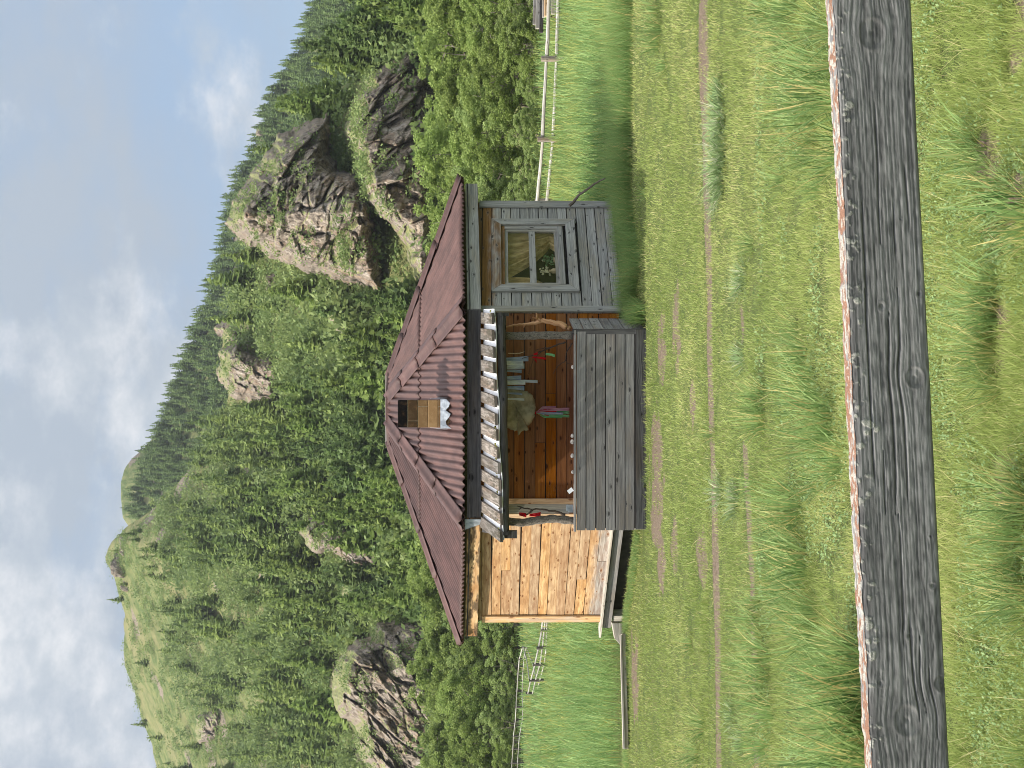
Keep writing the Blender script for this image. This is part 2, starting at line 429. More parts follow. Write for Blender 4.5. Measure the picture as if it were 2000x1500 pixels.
mb = MB(); boards(mb, FL_, .36, 2.46, .15, age=lambda z: float(1 - smooth(.36, .75, z)) * .9, joints=.2, tilt=.010, gap=.008, stain=.35, slope=(0, 0))
tag(mb.build('wall', M['gold'], house), 'sunlit golden pine board wall')
mb = MB(); boards(mb, FR, .25, 2.46, .155, joints=.55, t0=.0)
tag(mb.build('wall', M['orange'], house), 'orange pine board wall at the back of the porch')
for i in (3, 4, 5, 6, 7):
    f = Facet(WALL[i], WALL[(i + 1) % 8])
    mb = MB(); boards(mb, f, .25, 2.46, .165, joints=.4); mb.build('wall', M['grey'], house)
# corner boards
def corner(f, t, w, z0, z1, mat, age=0.0, out=.034, th=.03, lean=0.0):
    mb = MB(); mb.box(f.p(t, z0, out + th), (0, 0, z1 - z0), f.e * w, -f.n * th, age=age); return mb.build('corner_board', mat, house, bevel=.004)
corner(FRT, FRT.L - .15, .17, .1, 2.36, M['grey_warm'], .1); corner(FRT, -.02, .13, .14, 2.32, M['grey_warm'], .05)
corner(FL_, -.02, .17, .36, 2.32, M['gold'], .42); corner(FL_, FL_.L - .12, .12, .3, 2.3, M['gold'], .2)
t, z = FR.px(1050, 982); corner(FR, t - .05, .12, .25, 2.3, M['gold'], .0)

# ---- under-floor: skirt painted dark as shade, bearers, the ledge under the golden wall
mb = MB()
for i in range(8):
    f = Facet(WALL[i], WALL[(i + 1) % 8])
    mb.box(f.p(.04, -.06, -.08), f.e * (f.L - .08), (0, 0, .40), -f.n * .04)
mb.build('underfloor_shade_skirt', M['void'], house)
mb = MB(); mb.box(FRT.p(0, -.06, -.02), FRT.e * FRT.L, (0, 0, .27), -FRT.n * .1); mb.build('base_log', M['earth'], house)
mb = MB()
pA, pB = FL_.p(-.33, .345, .16), FL_.p(FL_.L + .06, .33, .16)
mb.box(pA, pB - pA, (0, 0, .035), -FL_.n * .2, rnd=.9); tag(mb.build('ledge', M['pale'], house, bevel=.004), 'bleached plank ledge below the golden wall')
mb = MB(); pA, pB = FL_.p(-.16, .19, .08), FL_.p(FL_.L + .06, .17, .08)
mb.box(pA, pB - pA, (0, 0, .135), -FL_.n * .12, rnd=.55); mb.build('floor_bearer', M['grey'], house)
for t in (-.02, FL_.L - .08):
    mb = MB(); mb.box(FL_.p(t, -.12, .05), (0, 0, .29), FL_.e * .16, -FL_.n * .18, rnd=.6); mb.build('support_block', M['pale'], house)

# ---- window
win = MB()
win.box(FRT.p(W_GL[0] - .06, W_GL[2] - .06, -.06), FRT.e * (W_GL[1] - W_GL[0] + .12), (0, 0, .06), FRT.n * .10, age=.0)
win.box(FRT.p(W_GL[0] - .06, W_GL[3], -.06), FRT.e * (W_GL[1] - W_GL[0] + .12), (0, 0, .06), FRT.n * .10, age=.7)
for t in (W_GL[0] - .06, W_GL[1]):
    win.box(FRT.p(t, W_GL[2], -.06), (0, 0, W_GL[3] - W_GL[2]), FRT.e * .06, FRT.n * .10, age=.2)
window = win.build('window', M['grey_warm'], house)
zc = FRT.px(1040, 500)[1]
def wpart(name, mb, mat, **k): return mb.build(name, mat, window, **k)
cs = MB(); w = .15
t0, t1, z0, z1 = W_OUT
i0, i1, j0, j1 = t0 + w, t1 - w, z0 + w, z1 - w
def mitre(q, L, age):
    o = .075; fa = [FRT.p(a, b, o) for a, b in q]; cs.quadbox(fa + [p - FRT.n * .04 for p in fa], L, w, .04, age=age, rnd=random.uniform(.35, .7))
g = .003
mitre([(t0 + g, z0), (t1 - g, z0), (i1 - g, j0), (i0 + g, j0)], t1 - t0, 0)
mitre([(t1 - g, z1), (t0 + g, z1), (i0 + g, j1), (i1 - g, j1)], t1 - t0, .5)
mitre([(t0, z1 - g), (t0, z0 + g), (i0, j0 + g), (i0, j1 - g)], z1 - z0, .1)
mitre([(t1, z0 + g), (t1, z1 - g), (i1, j1 - g), (i1, j0 + g)], z1 - z0, .2)
wpart('casing', cs, M['grey_warm'])
sh = MB()
for t in (W_GL[0], W_GL[1] - .05): sh.box(FRT.p(t, W_GL[2] + .001, .02), (0, 0, W_GL[3] - W_GL[2] - .002), FRT.e * .05, -FRT.n * .04, age=.1)
for z in (W_GL[2], zc - .05, W_GL[3] - .05):
    hh = .1 if z == zc - .05 else .05
    sh.box(FRT.p(W_GL[0] + .05, z, .017), FRT.e * (W_GL[1] - W_GL[0] - .1), (0, 0, hh), -FRT.n * .034, age=.05)
sh.box(FRT.p(W_GL[0] - .03, W_GL[2] - .09, .062), FRT.e * (W_GL[1] - W_GL[0] + .06), (0, 0, .085), -FRT.n * .05, age=0)
wpart('sash', sh, M['grey_warm'], bevel=.003)
for za, zb in ((W_GL[2] + .05, zc - .05), (zc + .05, W_GL[3] - .05)):
    gp = MB(); gp.box(FRT.p(W_GL[0] + .05, za, .002), FRT.e * (W_GL[1] - W_GL[0] - .1), (0, 0, zb - za), -FRT.n * .004)
    wpart('pane', gp, M['glass'])
# curtains: gathered sheets drawn aside, just behind the glass
def curtain(edge, n=70, m=26):
    """edge(k) -> (t_fixed, t_free) at height fraction k (0 bottom .. 1 top)"""
    G = np.zeros((n, m, 3))
    for j in range(m):
        k = j / (m - 1); a, b = edge(k)
        for i in range(n):
            s = i / (n - 1); t = a + (b - a) * s
            wv = .045 * math.sin(s * 23 + 1.6 * k) + .012 * math.sin(s * 61 + 1)
            G[i, j] = FRT.p(t, W_GL[2] - .02 + k * (W_GL[3] - W_GL[2] + .05), -.12 + wv)
    mb = MB(); mb.grid(G); return wpart('curtain', mb, M['curtain'], smooth_=True)
wt = W_GL[1] - W_GL[0]
def edge_r(k):                      # right-hand curtain, tied back to the right
    kk = max(k - .16, 0) / .84
    return W_GL[1] + .03, W_GL[1] - wt * (.17 + .62 * kk ** .75) if k > .16 else W_GL[1] - wt * (.17 + .12 * (1 - k / .16))
def edge_l(k): return W_GL[0] - .03, W_GL[0] + wt * (.05 + .20 * smooth(.05, .6, k))
curtain(edge_r); curtain(edge_l, 30)

# ---- eave fascia
zE = {0: 2.63, 1: 2.555, 2: 2.55, 3: 2.63}
half, apo = 1.575, 3.80
EAVE = [np.array([-.43 - 3.80, 21.98]), np.array([-.43 - half, 19.58]), np.array([-.43 + half - .02, 19.58]), np.array([-.43 + 3.80, 21.98])]
EAVE += [np.array([p[0], 2 * Cc[1] - p[1]]) for p in EAVE[::-1]]
ZE = [2.63, 2.555, 2.55, 2.63, 2.63, 2.6, 2.6, 2.63]
TOPR, ZT = .62, 3.90
ang = [math.atan2(p[1] - Cc[1], p[0] - Cc[0]) for p in EAVE]
TOP = [Cc + TOPR * np.array([math.cos(a), math.sin(a)]) for a in ang]
INS = [Cc + (p - Cc) * .985 for p in EAVE]
for i in range(8):
    a, b = v3(INS[i], ZE[i] - .035), v3(INS[(i + 1) % 8], ZE[(i + 1) % 8] - .035)
    f = Facet(INS[i], INS[(i + 1) % 8]); mb = MB(); hgt = .20
    mb.box(a - np.array([0, 0, hgt]) + f.e * .012, b - a - f.e * .024, (0, 0, hgt), -f.n * .04, rnd=[.5, .1, .6, .5, .5, .5, .5, .5][i], x=.8 if i == 0 else 0)
    o = mb.build('fascia', M['fascia'] if i == 0 else M['dark'] if i == 1 else M['grey_warm'] if i == 2 else M['grey'], house)
    if i == 0: tag(o, 'pale fascia board edged with bark stain')
# rafters tails and soffit darkness
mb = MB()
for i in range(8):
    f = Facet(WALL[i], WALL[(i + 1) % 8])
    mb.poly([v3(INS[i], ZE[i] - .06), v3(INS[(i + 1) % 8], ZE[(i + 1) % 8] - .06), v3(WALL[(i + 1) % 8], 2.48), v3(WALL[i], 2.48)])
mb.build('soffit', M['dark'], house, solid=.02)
mb = MB(); f = Facet(INS[0], INS[1]); e = v3(INS[1], ZE[1])
q = [e - f.e * .26 + f.n * .012, e + f.n * .012, e + f.n * .012 - np.array([0, 0, .235]), e - f.e * .12 + f.n * .012 - np.array([0, 0, .235])]
mb.poly(q); mb.build('corner_flashing', M['zinc'], house, solid=.004)

# ---- roof: corrugated sheets, two courses per face
roof_parts = []
def roof_face(i):
    a, b = v3(EAVE[i], ZE[i]), v3(EAVE[(i + 1) % 8], ZE[(i + 1) % 8]); c, d = v3(TOP[i], ZT), v3(TOP[(i + 1) % 8], ZT)
    L = np.linalg.norm(b - a); e = (b - a) / L; n = np.cross(e, (c + d) / 2 - (a + b) / 2); n /= np.linalg.norm(n); n *= np.sign(n[2])
    up = np.cross(n, e); up *= np.sign(up[2]); H = ((c + d) / 2 - a) @ up
    sc, sd = (c - a) @ e, (d - a) @ e
    def tmax(s): return H * (s / sc) if s < sc else H if s < sd else H * (L - s) / (L - sd)
    pitch, amp = .115, .021; step = pitch / 8; cols = int(L / step)
    V, Fq, C, UV = [], [], [], []
    for course in (0, 1):
        lo, hi = (-.05, .57 * H) if course == 0 else (.545 * H, H)
        prev = None; rows = 12
        for k in range(cols + 1):
            s = min(max(k * step, .004), L - .004); tm = tmax(s)
            t0, t1 = lo + .012 * math.sin(s * 1.7 + course), min(hi, tm)
            if t1 <= t0 + .01: prev = None; continue
            base = len(V); sheet = int(s / .93)
            for r in range(rows + 1):
                t = t0 + (t1 - t0) * r / rows
                sag = -.012 * math.sin(math.pi * t / H) + .004 * math.sin(3 * s + i)
                lift = (.012 if course else 0.0) + (.006 if sheet % 2 else 0)
                V.append(a + e * s + up * t + n * (amp * math.cos(2 * math.pi * s / pitch) + lift + sag + .03))
                C.append(((math.sin(sheet * 12.9 + course * 4.1 + i) * .5 + .5), 0, 0))
            if prev is not None:
                for r in range(rows): Fq.append([prev + r, base + r, base + r + 1, prev + r + 1]); 
            prev = base
    V = np.array(V); Fq = np.array(Fq)
    loc = np.array([[(p - a) @ e, (p - a) @ up] for p in V])
    me = np_mesh('roof_sheet', V - root_loc(house), [Fq], M['roof'], np.array(C), True, uv=loc[Fq.ravel()])
    o = new_obj('roof_sheet', me, house); m = o.modifiers.new('thickness', 'SOLIDIFY'); m.thickness = .006; m.offset = 0
for i in range(8): roof_face(i)
# hip caps: overlapping folded lengths
def hip(i):
    a, b = v3(EAVE[i], ZE[i] + .03), v3(TOP[i], ZT + .03); ax = b - a; L = np.linalg.norm(ax); ax /= L
    l = v3(EAVE[(i - 1) % 8], ZE[(i - 1) % 8]) - v3(EAVE[i], ZE[i]); r = v3(EAVE[(i + 1) % 8], ZE[(i + 1) % 8]) - v3(EAVE[i], ZE[i])
    l = l - ax * (l @ ax); r = r - ax * (r @ ax); l /= np.linalg.norm(l); r /= np.linalg.norm(r)
    nrm = -(l + r); nrm /= np.linalg.norm(nrm); nrm *= np.sign(nrm[2])
    mb = MB(); segs = [(-.06, .33 * L), (.31 * L, .56 * L), (.54 * L, .80 * L), (.78 * L, L + .02)]
    wl = .17
    for q, (s0, s1) in enumerate(segs):
        prof = []
        for k in range(13):
            h = (k - 6) / 6
            side = (l if h < 0 else r) * abs(h) * wl
            rise = .045 * math.exp(-(h / .22) ** 2) + .028
            prof.append(side + nrm * rise)
        G = np.zeros((8, 13, 3))
        for m_ in range(8):
            s = s0 + (s1 - s0) * m_ / 7
            lift = nrm * (.016 - .014 * m_ / 7)
            for k in range(13):
                ed = .018 * math.sin(k * 1.3 + q + i) if m_ == 0 else 0
                G[m_, k] = a + ax * (s + ed) + prof[k] + lift
        mb.grid(G, rnd=random.random(), su=s1 - s0, sv=.4)
    mb.build('hip_cap', M['roof'], house, smooth_=True, solid=.006)
for i in range(8): hip(i)
mb = MB()
for k, (r0, z0, r1, z1) in enumerate([(.73, ZT - .005, .70, ZT + .065), (.70, ZT + .065, .0, ZT + .10)]):
    for i in range(8):
        a0, a1 = ang[i], ang[(i + 1) % 8]
        q = lambda r, a, z: np.array([Cc[0] + r * math.cos(a), Cc[1] + r * math.sin(a), z])
        mb.poly([q(r0, a0, z0), q(r0, a1, z0), q(r1, a1, z1), q(r1, a0, z1)] if r1 > 0 else [q(r0, a0, z0), q(r0, a1, z0), q(0, 0, z1)])
mb.build('roof_cap', M['roof'], house, solid=.01)
mb = MB(); mb.box(np.array([Cc[0] - .62, Cc[1] - .1, ZT + .085]), np.array([1.24, 0, 0]), (0, 0, .035), (0, .5, 0), rnd=.9); mb.build('smoke_hole_board', M['pale'], house)

# ---- chimney
cz0, cz1 = 2.66, P(777, 808, 20.15)[2]
cx0, cx1 = P(880, 835, 20.15)[0], P(880, 781, 20.15)[0]
cy0 = 20.10; cd = .40
mo = MB(); mo.box((cx0 + .006, cy0 + .006, cz0), (cx1 - cx0 - .012, 0, 0), (0, 0, cz1 - cz0 - .01), (0, cd - .012, 0)); chim = mo.build('chimney', M['mortar'], house)
nb = 6; ch = (cz1 - cz0) / nb
for k in range(nb):
    mb = MB(); W = cx1 - cx0; split = [.0, W * (.76 if k % 2 else .24), W]
    if k in (2, 5): split = [0, W]
    for s in range(len(split) - 1):
        sx0, sx1 = cx0 + split[s] + .004, cx0 + split[s + 1] - .004; ag = [0, 0, .0, .25, .75, 1.0][k]
        mb.box((sx0, cy0 - .004 * random.random(), cz0 + k * ch + .004), (sx1 - sx0, 0, 0), (0, 0, ch - .008), (0, cd / 2 - .004, 0), rnd=random.uniform(.1, .9), age=ag)
        mb.box((sx0, cy0 + cd / 2 + .004, cz0 + k * ch + .004), (sx1 - sx0, 0, 0), (0, 0, ch - .008), (0, cd / 2 - .004, 0), rnd=random.uniform(.1, .9), age=ag)
    mb.build('brick_course', M['brick'], chim, bevel=.006)
zb = P(868, 808, 20.1)[2]
def zig(n, top, bot, pts):
    return [(p, top) for p in (0, 1)]
mb = MB(); W = cx1 - cx0; y = cy0 - .012
xs = np.linspace(0, 1, 9); lows = [.135, .06, .05, .10, .125, .05, .10, .115, .06]
for k in range(8):
    mb.poly([(cx0 - .01 + xs[k] * (W + .02), y - .07 * lows[k] / .1, zb + .03 - lows[k]), (cx0 - .01 + xs[k + 1] * (W + .02), y - .07 * lows[k + 1] / .1, zb + .03 - lows[k + 1]),
             (cx0 - .01 + xs[k + 1] * (W + .02), y, zb + .06), (cx0 - .01 + xs[k] * (W + .02), y, zb + .06)])
for xx, sg in ((cx0 - .011, -1), (cx1 + .011, 1)):
    mb.poly([(xx, y, zb + .06), (xx, cy0 + cd, zb + .24), (xx + sg * .02, cy0 + cd, zb + .12), (xx + sg * .02, y, zb - .05)])
mb.build('flashing', M['zinc'], chim, solid=.003)

# ---- porch
PY = 18.6
pL, pR = P(1262, 1035, PY)[0], P(1262, 648, PY)[0]
ztop = P(1121, 840, PY)[2]
pf = Facet(np.array([pL, PY]), np.array([pR, PY]))
mb = MB(); boards(mb, pf, .16, ztop - .03, .14, joints=.0, tilt=.003, th=.03)
bk = MB(); bk.box((pL + .02, PY + .034, .02), (pR - pL - .04, 0, 0), (0, 0, ztop - .06), (0, .015, 0)); bk.build('inner_lining', M['void'], house)
par = tag(mb.build('parapet', M['grey'], house), 'dark grey board parapet across the porch front')
mb = MB(); mb.box((pL + .02, PY - .055, -.02), (pR - pL + .01, 0, 0), (0, 0, .165), (0, .035, 0), rnd=.45); tag(mb.build('bottom_board', M['dark'], house), 'brownish dark board along the foot of the porch')
mb = MB(); mb.box((pL - .02, PY - .04, ztop - .028), (pR - pL + .04, 0, 0), (0, 0, .028), (0, .12, 0), rnd=.7); mb.build('parapet_cap', M['grey'], house, bevel=.003)
sr = np.array([pR + .22, 19.80]); sf = Facet(np.array([pR, PY]), sr)
if sf.n[0] < 0: sf.n = -sf.n
mb = MB(); boards(mb, sf, .0, ztop, .145, joints=0, th=.025, out=.0, t0=.03); tag(mb.build('parapet', M['grey'], house), 'grey board side of the porch parapet')
mb = MB(); mb.box((pR - .035, PY - .035, -.04), (0, 0, ztop + .06), (.075, 0, 0), (0, .075, 0), rnd=.2); mb.build('corner_post', M['dark'], house)
mb = MB(); mb.box((pL + .03, PY + .06, .17), (pR - pL, 0, 0), (0, 0, .05), (0, 1.15, 0)); mb.build('porch_floor', M['orange'], house)
mb = MB(); mb.box((pL + .0, PY + .05, -.06), (.10, 0, 0), (0, 0, .30), (0, .14, 0), rnd=.8); mb.build('support_block', M['pale'], house)
# porch roof: split shakes on white sheeting, fanned, sagging to the left
rl0, rl1 = P(944, 1037, 19.72), P(986, 1056, 18.36)
rr0, rr1 = P(943, 604, 19.72), P(966, 603, 18.36)
def proof(s, t): return (rl0 * (1 - s) + rr0 * s) * (1 - t) + (rl1 * (1 - s) + rr1 * s) * t
mb = MB(); G = np.array([[proof(s, t) + np.array([0, 0, -.012 + .01 * math.sin(19 * s)]) for t in np.linspace(0, .95, 10)] for s in np.linspace(0, 1, 60)])
mb.grid(G); porch_roof = mb.build('porch_roof', M['white'], house, solid=.01)
tag(porch_roof, 'porch roof of grey shakes over white sheeting')
ns = 14
mb = MB()
for k in range(ns):
    s0 = (k + .10) / ns; wdt = .68 / ns; lean = .012 * (1 - k / ns)
    th = np.array([0, 0, .035 + .012 * random.random()]); lift = np.array([0, 0, .012])
    tt = 1.0 + random.uniform(-.04, .03); j = random.uniform(-.004, .004)
    q = [proof(s0 - lean + j, tt), proof(s0 + wdt - lean + j, tt + random.uniform(-.02, .02)), proof(s0 + wdt + lean, .01), proof(s0 + lean, .01)]
    q = [p + lift for p in q]
    c8 = [q[0], q[1], q[1] + th, q[0] + th, q[3], q[2], q[2] + th, q[3] + th]
    b = len(mb.v); mb.v += [tuple(p) for p in c8]; r = random.random(); mb.c += [(r, 0, 1.0 if a in (0, 1, 2, 3) else .3) for a in range(8)]
    ou, ov = random.random() * 30, random.random() * 30
    for ix, uu, vv, al in (((0, 1, 2, 3), .2, .03, 0), ((3, 2, 6, 7), .2, 1.3, 1), ((1, 5, 6, 2), .03, 1.3, 2), ((4, 0, 3, 7), .03, 1.3, 0), ((4, 5, 1, 0), .2, 1.3, 1), ((5, 4, 7, 6), .2, .03, 0)):
        mb.f.append([b + a for a in ix])
        if al == 1: mb.uv += [(ou, ov), (ou, ov + uu), (ou + vv, ov + uu), (ou + vv, ov)]
        else: mb.uv += [(ou, ov), (ou + vv, ov), (ou + vv, ov + uu), (ou, ov + uu)]
mb.build('shake', M['shake'], porch_roof)
# moss tufts along the eave joint
mb = MB()
for k in range(170):
    s = random.random(); t = random.choice([.02, .02, .9]) + random.uniform(-.03, .04); c = proof(s, t) + np.array([0, 0, .035])
    if fbm(s * 9, t * 3, 0, 5) < .5: continue
    r = random.uniform(.012, .03); a = random.random() * 6
    p = [c + np.array([r * math.cos(a + 2.1 * q), r * math.sin(a + 2.1 * q), random.uniform(-.01, .012)]) for q in range(3)]
    mb.poly(p); mb.poly([p[0], p[1], c + np.array([0, 0, r])]); mb.poly([p[1], p[2], c + np.array([0, 0, r])])
M['moss'] = leaf('yellow_green_moss', (90, 96, 30), (130, 130, 50), (110, 100, 40))
mb.build('moss', M['moss'], porch_roof)
mb = MB(); bl, br_ = P(986, 1044, 18.5), P(979, 611, 18.5)
mb.tube([bl + (br_ - bl) * k / 8 + np.array([0, 0, .008 * math.sin(k * 2)]) for k in range(9)], [.066 + .004 * math.sin(k * 1.7) for k in range(9)], 12, rnd=.35)
mb.build('beam', M['dark'], house, smooth_=False)
mb = MB(); mb.box(bl + np.array([-.05, -.03, -.17]), (.10, 0, 0), (0, 0, .2), (0, .14, 0), rnd=.2); mb.build('beam_bracket', M['dark'], house)
mb = MB(); mb.beam(P(950, 615, 19.3), P(986, 614, 18.42), .05, .12, rnd=.3); mb.build('side_rafter', M['dark'], house)
mb = MB(); mb.beam(P(948, 1036, 19.6), P(988, 1042, 18.42), .05, .10, rnd=.3); mb.build('side_rafter', M['dark'], house)
for pts, r in (([(985, 656), (1020, 656), (1060, 655), (1119, 655)], .055), ([(988, 1018), (1020, 1021), (1050, 1016), (1080, 1013), (1121, 1017)], .056)):
    path = [P(X, Y, 18.72) for X, Y in pts]
    pp = []
    for a, b in zip(path, path[1:]):
        for k in range(5): pp.append(a + (b - a) * k / 5)
    pp.append(path[-1])
    mb = MB(); mb.tube(pp, [r * (1 + .10 * math.sin(k * 1.9) + .06 * math.sin(k * 4.3)) for k in range(len(pp))], 12)
    mb.build('porch_post', M['bark'], house, smooth_=True)
# grey vertical board and a little green pane beside the doorway, seen through the open left side
mb = MB(); a = P(1112, 1003, 19.3); mb.box(a, P(988, 1003, 19.3) - a, np.array([.135, 0, 0]), (0, .03, 0), rnd=.6); tag(mb.build('door_board', M['grey_warm'], house), 'grey upright board beside the porch doorway')
# ================================================================ small things on and around the porch
def strip(mb, X0, X1, Y, w, d, sway=0.0, rnd=None, fold=.012, ph=None):
    """a hanging cloth strip from X0 (top) to X1 (bottom) centred on photo column Y, w wide in photo pixels"""
    ph = random.random() * 6 if ph is None else ph
    G = np.zeros((7, 14, 3))
    for i in range(7):
        s = i / 6 - .5
        for j in range(14):
            k = j / 13
            p = P(X0 + (X1 - X0) * k, Y - s * w * (.7 + .4 * k) - sway * k * k, d)
            p[1] += fold * math.sin(s * 9 + ph + 2 * k) + .01 * math.sin(5 * k + ph)
            G[i, j] = p
    mb.grid(G, rnd=rnd)
def knot(mb, X, Y, d, r=.012):
    p = P(X, Y, d); mb.tube([p + np.array([-r, 0, r]), p, p + np.array([r, 0, -r])], [r * .6, r * 1.2, r * .6], 6)
RD = 19.15
def hang(name, specs, mat, label, group, cat='ribbon'):
    for X0, X1, Y, w, sway in specs:
        mb = MB(); strip(mb, X0, X1, Y, w, RD + random.uniform(-.05, .05), sway); 
        o = mb.build(name, M[mat], None, True, solid=.002, at=P(X1, Y, RD)); tag(o, label, cat, group)
# right-hand bunch of strips
bun = [(986, 1032, 702, 9, 'ribbon_blue', 'longest pale blue cloth strip at the end of the bunch nearest the bark post'),
       (987, 1022, 709, 10, 'ribbon_white', 'short white cloth strip second in the bunch nearest the bark post'),
       (987, 1024, 717, 9, 'ribbon_white', 'broad white cloth strip in the middle of the bunch nearest the bark post'),
       (988, 1019, 724, 6, 'ribbon_blue', 'narrow dull blue strip on the far side of the bunch nearest the bark post'),
       (988, 1018, 738, 9, 'ribbon_blue', 'dull blue strip first in the middle bunch under the beam'),
       (988, 1050, 744, 5, 'ribbon_white', 'long thin white strip hanging lowest in the middle bunch'),
       (988, 1026, 748, 9, 'ribbon_white', 'wide white strip beside the long thin one in the middle bunch'),
       (989, 1024, 757, 8, 'ribbon_blue', 'pale blue strip at the end of the middle bunch next to the round hide'),
       (989, 1020, 768, 4, 'ribbon_blue', 'faint grey-blue strip in front of the top of the hide'),
       (989, 1024, 779, 4, 'ribbon_white', 'thin white strip in front of the middle of the hide')]
for X0, X1, Y, w, m, lab in bun:
    mb = MB(); strip(mb, X0, X1, Y, w, RD + random.uniform(-.05, .05), random.uniform(-2, 2))
    tag(mb.build('ribbon', M[m], None, True, solid=.002, at=P(X1, Y, RD)), lab, 'ribbon', 'cloth strips hung under the porch beam')
rb = MB(); a, b = P(986, 690, RD + .02), P(988, 800, RD + .02)
rb.tube([a + (b - a) * k / 10 + np.array([0, 0, -.02 * math.sin(math.pi * k / 10)]) for k in range(11)], .006, 6)
tag(rb.build('cord', M['twig'], None, at=a), 'thin cord under the porch beam carrying the white cloth strips', 'cord')
# many-coloured bundle on a nail
root = empty('ribbon_bundle', P(1116, 805, 19.7), 'bundle of red, green, pink and white cloth ribbons on the orange back wall', 'ribbons')
for Y, X1, w, m, sw in [(797, 1086, 6, 'ribbon_pink', 1), (800, 1112, 6, 'ribbon_pink', 0), (802, 1087, 6, 'ribbon_red', -1), (805, 1112, 7, 'ribbon_green', 1), (808, 1100, 5, 'ribbon_white', 0), (810, 1072, 5, 'ribbon_red', 0), (813, 1098, 6, 'ribbon_green', 1), (812, 1112, 5, 'ribbon_green', 0), (807, 1094, 4, 'ribbon_blue', 0)]:
    mb = MB(); G = np.zeros((5, 16, 3)); d = 19.66 + random.uniform(-.05, .02)
    for i in range(5):
        for j in range(16):
            k = j / 15; sp = min(1, k * 3.2); Yc = 806 + (Y - 806) * sp * (1.0 + .1 * k)
            p = P(1047 + (X1 - 1047) * k, Yc - (i / 4 - .5) * w * (.35 + .65 * sp), d); p[1] += .012 * math.sin(i * 1.9 + k * 3 + Y); G[i, j] = p
    mb.grid(G); mb.build('ribbon', M[m], root, True, solid=.002)
mb = MB(); knot(mb, 1047, 806, 19.7, .016); mb.build('knot', M['ribbon_red'], root)
# the round hide
hp = [(985, 756), (1000, 757), (1015, 760), (1030, 764), (1040, 772), (1045, 785), (1047, 798), (1044, 812), (1038, 826), (1030, 834), (1032, 840), (1022, 842), (1012, 850), (1014, 840), (1005, 842), (996, 838), (985, 832)]
mb = MB(); ctr = P(1008, 795, 19.45); rim = []
for a, b in zip(hp, hp[1:] + hp[:1]):
    for k in range(4):
        rim.append(P(a[0] + (b[0] - a[0]) * k / 4 + random.uniform(-1.2, 1.2), a[1] + (b[1] - a[1]) * k / 4 + random.uniform(-1.2, 1.2), 19.45))
G = np.zeros((len(rim) + 1, 8, 3))
for i in range(len(rim) + 1):
    r = rim[i % len(rim)]
    for j in range(8):
        t = j / 7; p = ctr + (r - ctr) * t; p[1] += -.05 * (1 - t * t) + .025 * math.sin(7 * p[0] * 3 + 5 * p[2]) * t; G[i, j] = p
mb.grid(G); tag(mb.build('hide', M['hide'], None, True, solid=.012, at=ctr), 'rounded shaggy grey hide hung on the orange wall behind the cloth strips', 'hide')
# thin pale stick hung near the bark post
mb = MB(); mb.tube([P(992, 690, 19.5), P(1005, 690.5, 19.5), P(1015, 690, 19.48), P(1024, 687, 19.47)], [.006, .008, .008, .003], 6)
tag(mb.build('stick', M['bone'], None, at=P(1008, 690, 19.5)), 'thin pale curved stick hung on the wall behind the bark post', 'stick')
# branches
def branch(name, lists, mat, label, cat, n=8, group=None):
    mb = MB()
    for pts, r0, r1 in lists:
        path = [P(X, Y, d) for X, Y, d in pts]; q = []
        for a, b in zip(path, path[1:]):
            for k in range(4): q.append(a + (b - a) * k / 4 + np.array([random.uniform(-1, 1), random.uniform(-1, 1), random.uniform(-1, 1)]) * .006)
        q.append(path[-1]); mb.tube(q, list(np.linspace(r0, r1, len(q))), n, rnd=.5)
    return tag(mb.build(name, M[mat], None, True, at=path[0]), label, cat, group)
branch('driftwood_branch', [([(1112, 643, 18.8), (1098, 634, 18.8), (1080, 630, 18.82), (1060, 626, 18.85), (1045, 631, 18.9), (1025, 634, 18.9), (1005, 635, 18.9), (986, 640, 18.9)], .046, .010),
                            ([(1056, 627, 18.85), (1049, 621, 18.83), (1047, 611, 18.8)], .022, .006), ([(1050, 622, 18.83), (1040, 620, 18.8)], .012, .006),
                            ([(1026, 634, 18.9), (1022, 640, 18.86)], .014, .006)],
       'drift', 'bare pinkish driftwood branch leaning beside the bark post above the side of the porch', 'branch')
branch('dark_branch', [([(1105, 668, 18.9), (1085, 674, 18.95), (1060, 685, 19.0), (1040, 694, 19.05), (1020, 700, 19.1)], .013, .005),
                       ([(1075, 679, 18.95), (1060, 680, 19), (1045, 684, 19.0)], .009, .003), ([(1117, 670, 18.9), (1106, 690, 19), (1105, 704, 19), (1090, 715, 19.1), (1080, 730, 19.1)], .008, .003),
                       ([(1105, 704, 19), (1108, 709, 19), (1117, 710, 19)], .005, .003), ([(1060, 685, 19), (1043, 700, 19.1), (1032, 730, 19.1)], .006, .002)],
       'twig', 'thin dark forked branch across the porch opening with red and green ribbons tied on', 'branch')
branch('dark_branch', [([(1104, 1006, 18.85), (1088, 1000, 18.85), (1068, 997, 18.85), (1050, 994, 18.85), (1040, 996, 18.85), (1020, 991, 18.85), (1010, 988, 18.85)], .020, .006),
                       ([(1040, 996, 18.85), (1032, 1003, 18.85), (1022, 1009, 18.85)], .017, .008), ([(1018, 991, 18.85), (1014, 996, 18.85)], .008, .003)],
       'twig', 'stout dark branch stub against the left bark post with red cloth tied on', 'branch')
branch('dead_branch', [([(1112, 402, 20.6), (1120, 394, 20.6), (1132, 379, 20.5), (1150, 368, 20.4), (1166, 356, 20.3), (1182, 348, 20.2)], .026, .010), ([(1136, 378, 20.5), (1131, 374, 20.5), (1127, 376, 20.5)], .014, .004)],
       'branch', 'dark dead branch leaning on the corner of the cabin in the tall grass', 'branch')
